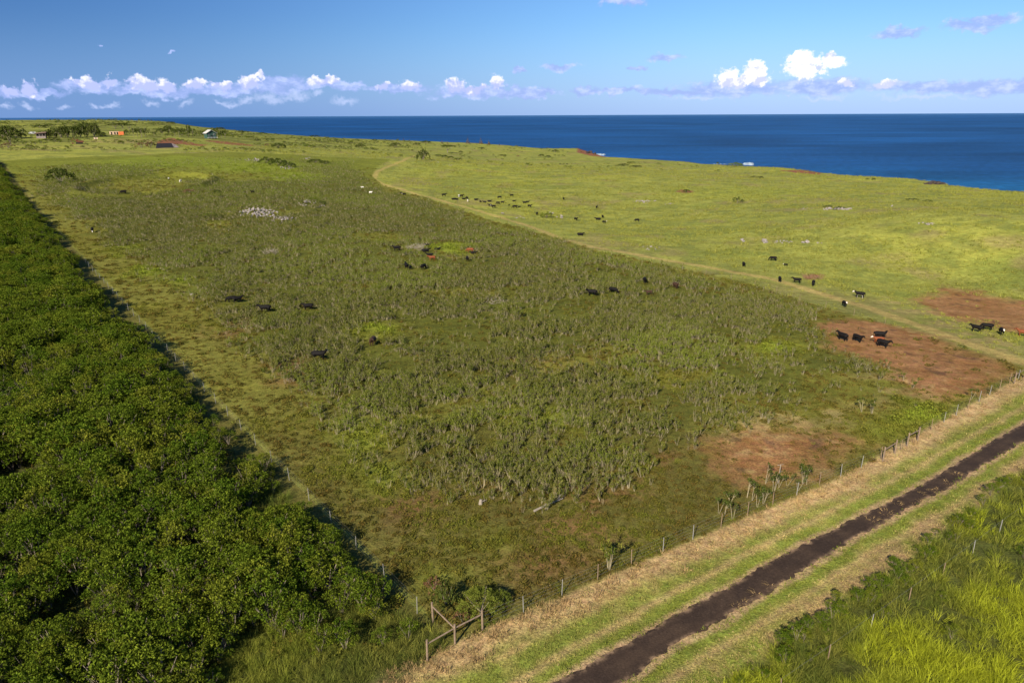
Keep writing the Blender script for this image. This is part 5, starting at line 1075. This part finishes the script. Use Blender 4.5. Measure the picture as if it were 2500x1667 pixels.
cp = np.array(G(1111, 1572)); e_ = np.array([*(cp[:2] + LEFTN * 2.7), 0]); e_[2] = height(e_[0], e_[1])
brace('wooden corner fence with three thick posts and rails at the near field corner', [(1043.5, 1612), (1111, 1572), (1178, 1537)], (cp, e_))
brace('wooden brace pair on the near side of the wire gate', [(2155, 1126), (2184, 1108)])
brace('wooden brace pair on the far side of the wire gate', [(2214, 1090), (2240, 1076)])
brace('wooden brace pair at the far right corner of the field', [(2476, 937), (2500, 922)])
# gate wires between the two brace pairs
o = empty("wire_gate", tuple(G(2184, 1108))); tag(o, 'slack wire gate hung between the two wooden brace pairs', 'gate'); g0 = np.array(G(2184, 1108)); g1_ = np.array(G(2214, 1090))
for k_ in range(4): m = MB(); m.tube([(0, 0, .3 + .3 * k_), tuple((g1_ - g0) / 2 + [0, 0, .25 + .3 * k_]), tuple(g1_ - g0 + [0, 0, .3 + .3 * k_])], .008, 3, cap=False); link("wire", m.mesh("wire", M_wire), o)
link("stick", post_mesh(1.25, .025, M_post2), o, loc=tuple((g1_ - g0) / 2))

# dry tufts growing in the wheel ruts of the road
for px, py, s_, lb in [(2129, 1266, 1.3, 'round flat straw tuft, largest on the left side of the road'), (2162, 1251, 1.5, 'spiky straw tuft in the middle of the road'), (2188, 1228, 1.3, 'green tipped tuft near the left edge of the road'), (2273, 1199, .9, 'small straw tuft in the upper part of the road'), (2292, 1196, .9, 'small straw tuft on the right side of the upper road'),
                       (2336, 1158, 1.2, 'pale tuft highest on the road'), (2310, 1178, 1.0, 'low tuft between the two highest road tufts'), (2253, 1226, .9, 'straw tuft near the right road edge, right of the spiky one'), (2236, 1233, .9, 'straw tuft left of its neighbour on the right road edge'), (1812, 1470, .9, 'dry tuft on the right road edge, lower right part'), (1797, 1481, .8, 'dry tuft lowest on the right road edge'), (1879, 1428, .9, 'dry tuft alone on the right half of the lower road'), (1846, 1448, 1.0, 'wide dry tuft on the right road edge, middle part'), (2172, 1280, .8, 'dry tuft on the right road edge below the round tuft'), (2250, 1205, .8, 'tiny tuft on the left half of the upper road')]:
    p = G(px, py); tag(link("grass_tuft", rnd.choice(T_STRAW), loc=(p[0], p[1], p[2] + .03), rot=(0, 0, rnd.uniform(0, 6)), s=(s_ * 1.2, s_ * 1.2, s_ * .6)), lb, 'tuft', 'dry tufts growing on the dirt road')

# ------------------------------------------------------------------ homestead far off on the left
M_green = basic("green_boards", (.035, .075, .06), .8, .2, 2); M_whiteroof = basic("white_roof", (.45, .44, .42), .5, .1, 2); M_dark = basic("dark_opening", (.015, .014, .014), .6)
M_grey = basic("grey_boards", (.22, .18, .17), .9, .35, 2); M_rust = basic("rusty_roof", (.17, .11, .085), .8, .3, 2); M_cream = basic("cream_paint", (.62, .46, .32), .7, .15, 2); M_orange = basic("orange_paint", (.62, .17, .06), .6, .15, 2)
M_tarp = basic("black_sheeting", (.018, .018, .022), .5, .2, 1); M_van = basic("white_paint", (.68, .66, .64), .35, .05, 2, spec=.5); M_glass = basic("dark_glass", (.02, .025, .03), .15, spec=.6); M_tyre = basic("tyre", (.02, .02, .02), .9); M_digger = basic("rusty_brown_steel", (.12, .045, .025), .8, .4, 2)
def face_cam(p): return -math.atan2(p[0], p[1])        # local -Y then looks at the camera's side of the site
def part(nm, fn, mats, par, **k_):
    m = MB(); fn(m); return link(nm, m.mesh(nm, mats), par, **k_)
p = G(514, 338); o = empty("house", tuple(p), face_cam(p) + .35); tag(o, 'small dark green house with a white gable roof among the far trees', 'house')
def hw(m):
    m.box((0, 0, 2.2), (8, 7, 4.8)); m.add([(-4, -3.5, 4.6), (4, -3.5, 4.6), (0, -3.5, 7.0), (-4, 3.5, 4.6), (4, 3.5, 4.6), (0, 3.5, 7.0)], [(0, 1, 2), (4, 3, 5), (0, 2, 5, 3), (1, 4, 5, 2), (0, 3, 4, 1)])
part("wall", hw, M_green, o)
def rf(m):
    for s_ in (-1, 1): m.add([(0, -4.3, 7.25), (0, 4.3, 7.25), (4.9 * s_, 4.3, 4.35), (4.9 * s_, -4.3, 4.35), (0, -4.3, 7.05), (0, 4.3, 7.05), (4.9 * s_, 4.3, 4.15), (4.9 * s_, -4.3, 4.15)], [(0, 1, 2, 3), (7, 6, 5, 4), (3, 2, 6, 7), (0, 3, 7, 4), (1, 5, 6, 2)])
part("roof", rf, M_whiteroof, o)
for xx in (-2.2, 2.2):
    f_ = part("window", lambda m: m.box((xx, -3.54, 3.3), (1.5, .1, 1.3)), M_whiteroof, o); part("pane", lambda m: m.box((xx, -3.61, 3.3), (1.2, .05, 1.0)), M_glass, f_)
part("door", lambda m: m.box((0, -3.54, 1.6), (1.1, .1, 2.2)), M_dark, o)
part("deck", lambda m: (m.box((0, -4.8, .5), (8.4, 2.4, .2)), m.box((0, -5.9, 1.3), (8.4, .1, .1)), [m.box((x_, -5.9, .6), (.15, .15, 1.5)) for x_ in (-4, -1.3, 1.3, 4)]), M_whiteroof, o)
p = G(102, 338); o = empty("shack", tuple(p), face_cam(p) - .2); tag(o, 'grey wooden shack with an open front and a slanting roof', 'shack')
part("wall", lambda m: (m.box((0, 1.8, 2.0), (6.4, .2, 4.0)), m.box((-3.1, 0, 2.0), (.2, 3.6, 4.0)), m.box((3.1, 0, 2.0), (.2, 3.6, 4.0)), m.box((0, -1.8, .9), (6.4, .15, 1.8)), m.box((-1.0, -1.8, 2.9), (.3, .3, 2.2)), m.box((1.2, -1.8, 2.9), (.3, .3, 2.2))), M_grey, o)
part("roof", lambda m: m.box((0, 0, 4.35), (8.2, 5.4, .25), M=Matrix.Rotation(R_(6), 3, 'X') @ Matrix.Rotation(R_(-5), 3, 'Y')), M_rust, o)
part("window", lambda m: m.box((.1, -1.95, 2.9), (1.7, .08, 1.3)), M_dark, o)  # near-black panel paints the inner shade of the open front
def container(px, py, L_, mat, label, rz, doors):
    p = G(px, py); o = empty("shipping_container", tuple(p), face_cam(p) + rz); tag(o, label, 'container', 'shipping containers by the far trees')
    def bd(m):
        m.box((0, 0, 1.45), (L_, 2.4, 2.7))
        for k_ in range(int(L_ / .5)): m.box((-L_ / 2 + .3 + k_ * .5, -1.24, 1.45), (.22, .08, 2.4))
    part("body", bd, mat, o)
    for xx in doors: part("door", lambda m: m.box((xx, -1.32, 1.35), (.9, .06, 2.1)), M_dark, o)  # flat near-black panels: shade inside the open doors, put in as colour
    part("roof", lambda m: m.box((0, 0, 2.86), (L_ + .1, 2.5, .12)), mat, o)
container(280, 329.5, 7.6, M_cream, 'cream shipping container with dark openings', .08, (-2.4, 0.2, 2.2))
container(296.5, 330, 4.2, M_orange, 'bright orange shipping container right of the cream one', -.1, ())
def wheels(par, xs, yo, rr):
    m = MB(); m.tube([(0, -.12, 0), (0, .12, 0)], rr, 10); me = m.mesh("wheel", M_tyre)
    for x_ in xs:
        for y_ in (-yo, yo): link("wheel", me, par, loc=(x_, y_, rr))
p = G(80, 328); o = empty("parked_van", tuple(p), face_cam(p) + .15); tag(o, 'white parked van at the far left beside the grey shack', 'van')
part("body", lambda m: (m.box((0, 0, 1.25), (4.2, 1.8, 1.5)), m.box((-2.4, 0, .9), (.9, 1.75, .8))), M_van, o); part("window", lambda m: m.box((.5, -.92, 1.5), (1.6, .06, .6)), M_glass, o); part("windscreen", lambda m: m.box((-2.12, 0, 1.6), (.06, 1.5, .6)), M_glass, o); wheels(o, (-1.7, 1.4), .85, .36)
p = G(234, 341); o = empty("small_trailer", tuple(p), face_cam(p)); tag(o, 'small cream trailer with a dark window alone in the grass', 'trailer')
part("body", lambda m: m.box((0, 0, 1.0), (2.7, 1.6, 1.3)), M_cream, o); part("window", lambda m: m.box((0, -.83, 1.15), (1.2, .05, .55)), M_glass, o); wheels(o, (.1,), .8, .32)
p = G(195, 351.5); o = empty("digger", tuple(p), face_cam(p)); tag(o, 'rusty brown digger parked on the dry grass', 'digger')
part("track", lambda m: (m.box((-.3, -1.0, .5), (4.4, .6, .9)), m.box((-.3, 1.0, .5), (4.4, .6, .9))), M_tyre, o); part("body", lambda m: (m.box((.6, 0, 1.6), (2.8, 2.2, 1.2)), m.box((2.2, 0, 1.5), (.8, 2.4, 1.0))), M_digger, o)
part("cab", lambda m: m.box((-1.2, -.4, 2.2), (1.4, 1.2, 1.9)), M_digger, o); part("arm", lambda m: m.tube([(-1.6, .6, 1.8), (-3.4, .6, 3.6), (-4.9, .6, 2.2), (-4.6, .6, .9)], [.28, .24, .2, .16], 5), M_digger, o); part("bucket", lambda m: m.box((-4.3, .6, .5), (.9, 1.1, .8)), M_digger, o); part("blade", lambda m: m.box((3.6, 0, .6), (.2, 2.8, .9)), M_digger, o)
p = G(404, 361); o = empty("low_shelter", tuple(p), face_cam(p) + .1); tag(o, 'low black sheeted shelter at the edge of the red soil', 'shelter')
part("roof", lambda m: m.add([(-6.2, -1.6, .25), (5.0, -1.8, .2), (4.2, 1.6, 3.0), (-4.8, 1.6, 3.0), (-6.2, -1.6, .0), (5.0, -1.8, .0), (4.2, 1.8, 2.8), (-4.8, 1.8, 2.8)], [(0, 1, 2, 3), (7, 6, 5, 4), (0, 4, 5, 1), (1, 5, 6, 2), (2, 6, 7, 3), (3, 7, 4, 0)]), M_tarp, o)
part("end_wall", lambda m: m.add([(5.1, -1.8, 0), (8.6, -.8, 0), (7.0, 1.6, 1.8), (4.3, 1.7, 3.0), (5.1, 2.6, 0)], [(0, 1, 2, 3), (1, 4, 3, 2), (0, 3, 4)]), M_grey, o)

# surf breaking on the two points
M_foam = basic("foam", (.26, .32, .38), .8, .1, .3)
def sea_at(px, py): d = rays(px, py); k_ = (SEA_Z - H) / d[2]; return d[0] * k_, d[1] * k_
for px, py, w_, lb in [(1466, 379.5, 8, 'white surf breaking at the tip of the red headland'), (1828, 403, 7, 'white surf breaking behind the pale green coast bush'), (1790, 401, 36, 'thin line of foam along the shore left of the surf')]:
    x_, y_ = sea_at(px, py); m = MB()
    for _ in range(40):
        a = rnd.uniform(0, 6.28); q_ = math.sqrt(rnd.random()); s_ = rnd.uniform(.6, 2.2) * (.5 if 'thin' in lb else 1.2); m.box((x_ + w_ * q_ * math.cos(a), y_ + 6 * q_ * math.sin(a), SEA_Z + s_ * .4), (s_ * 3, s_ * 2, s_ * (1.6 if 'tip' in lb or 'behind' in lb else .3)), rnd.uniform(0, 3), M=Matrix.Rotation(rnd.uniform(-.5, .5), 3, 'Y'))
    tag(link("surf", m.mesh("surf", M_foam)), lb, 'surf', kind='stuff')
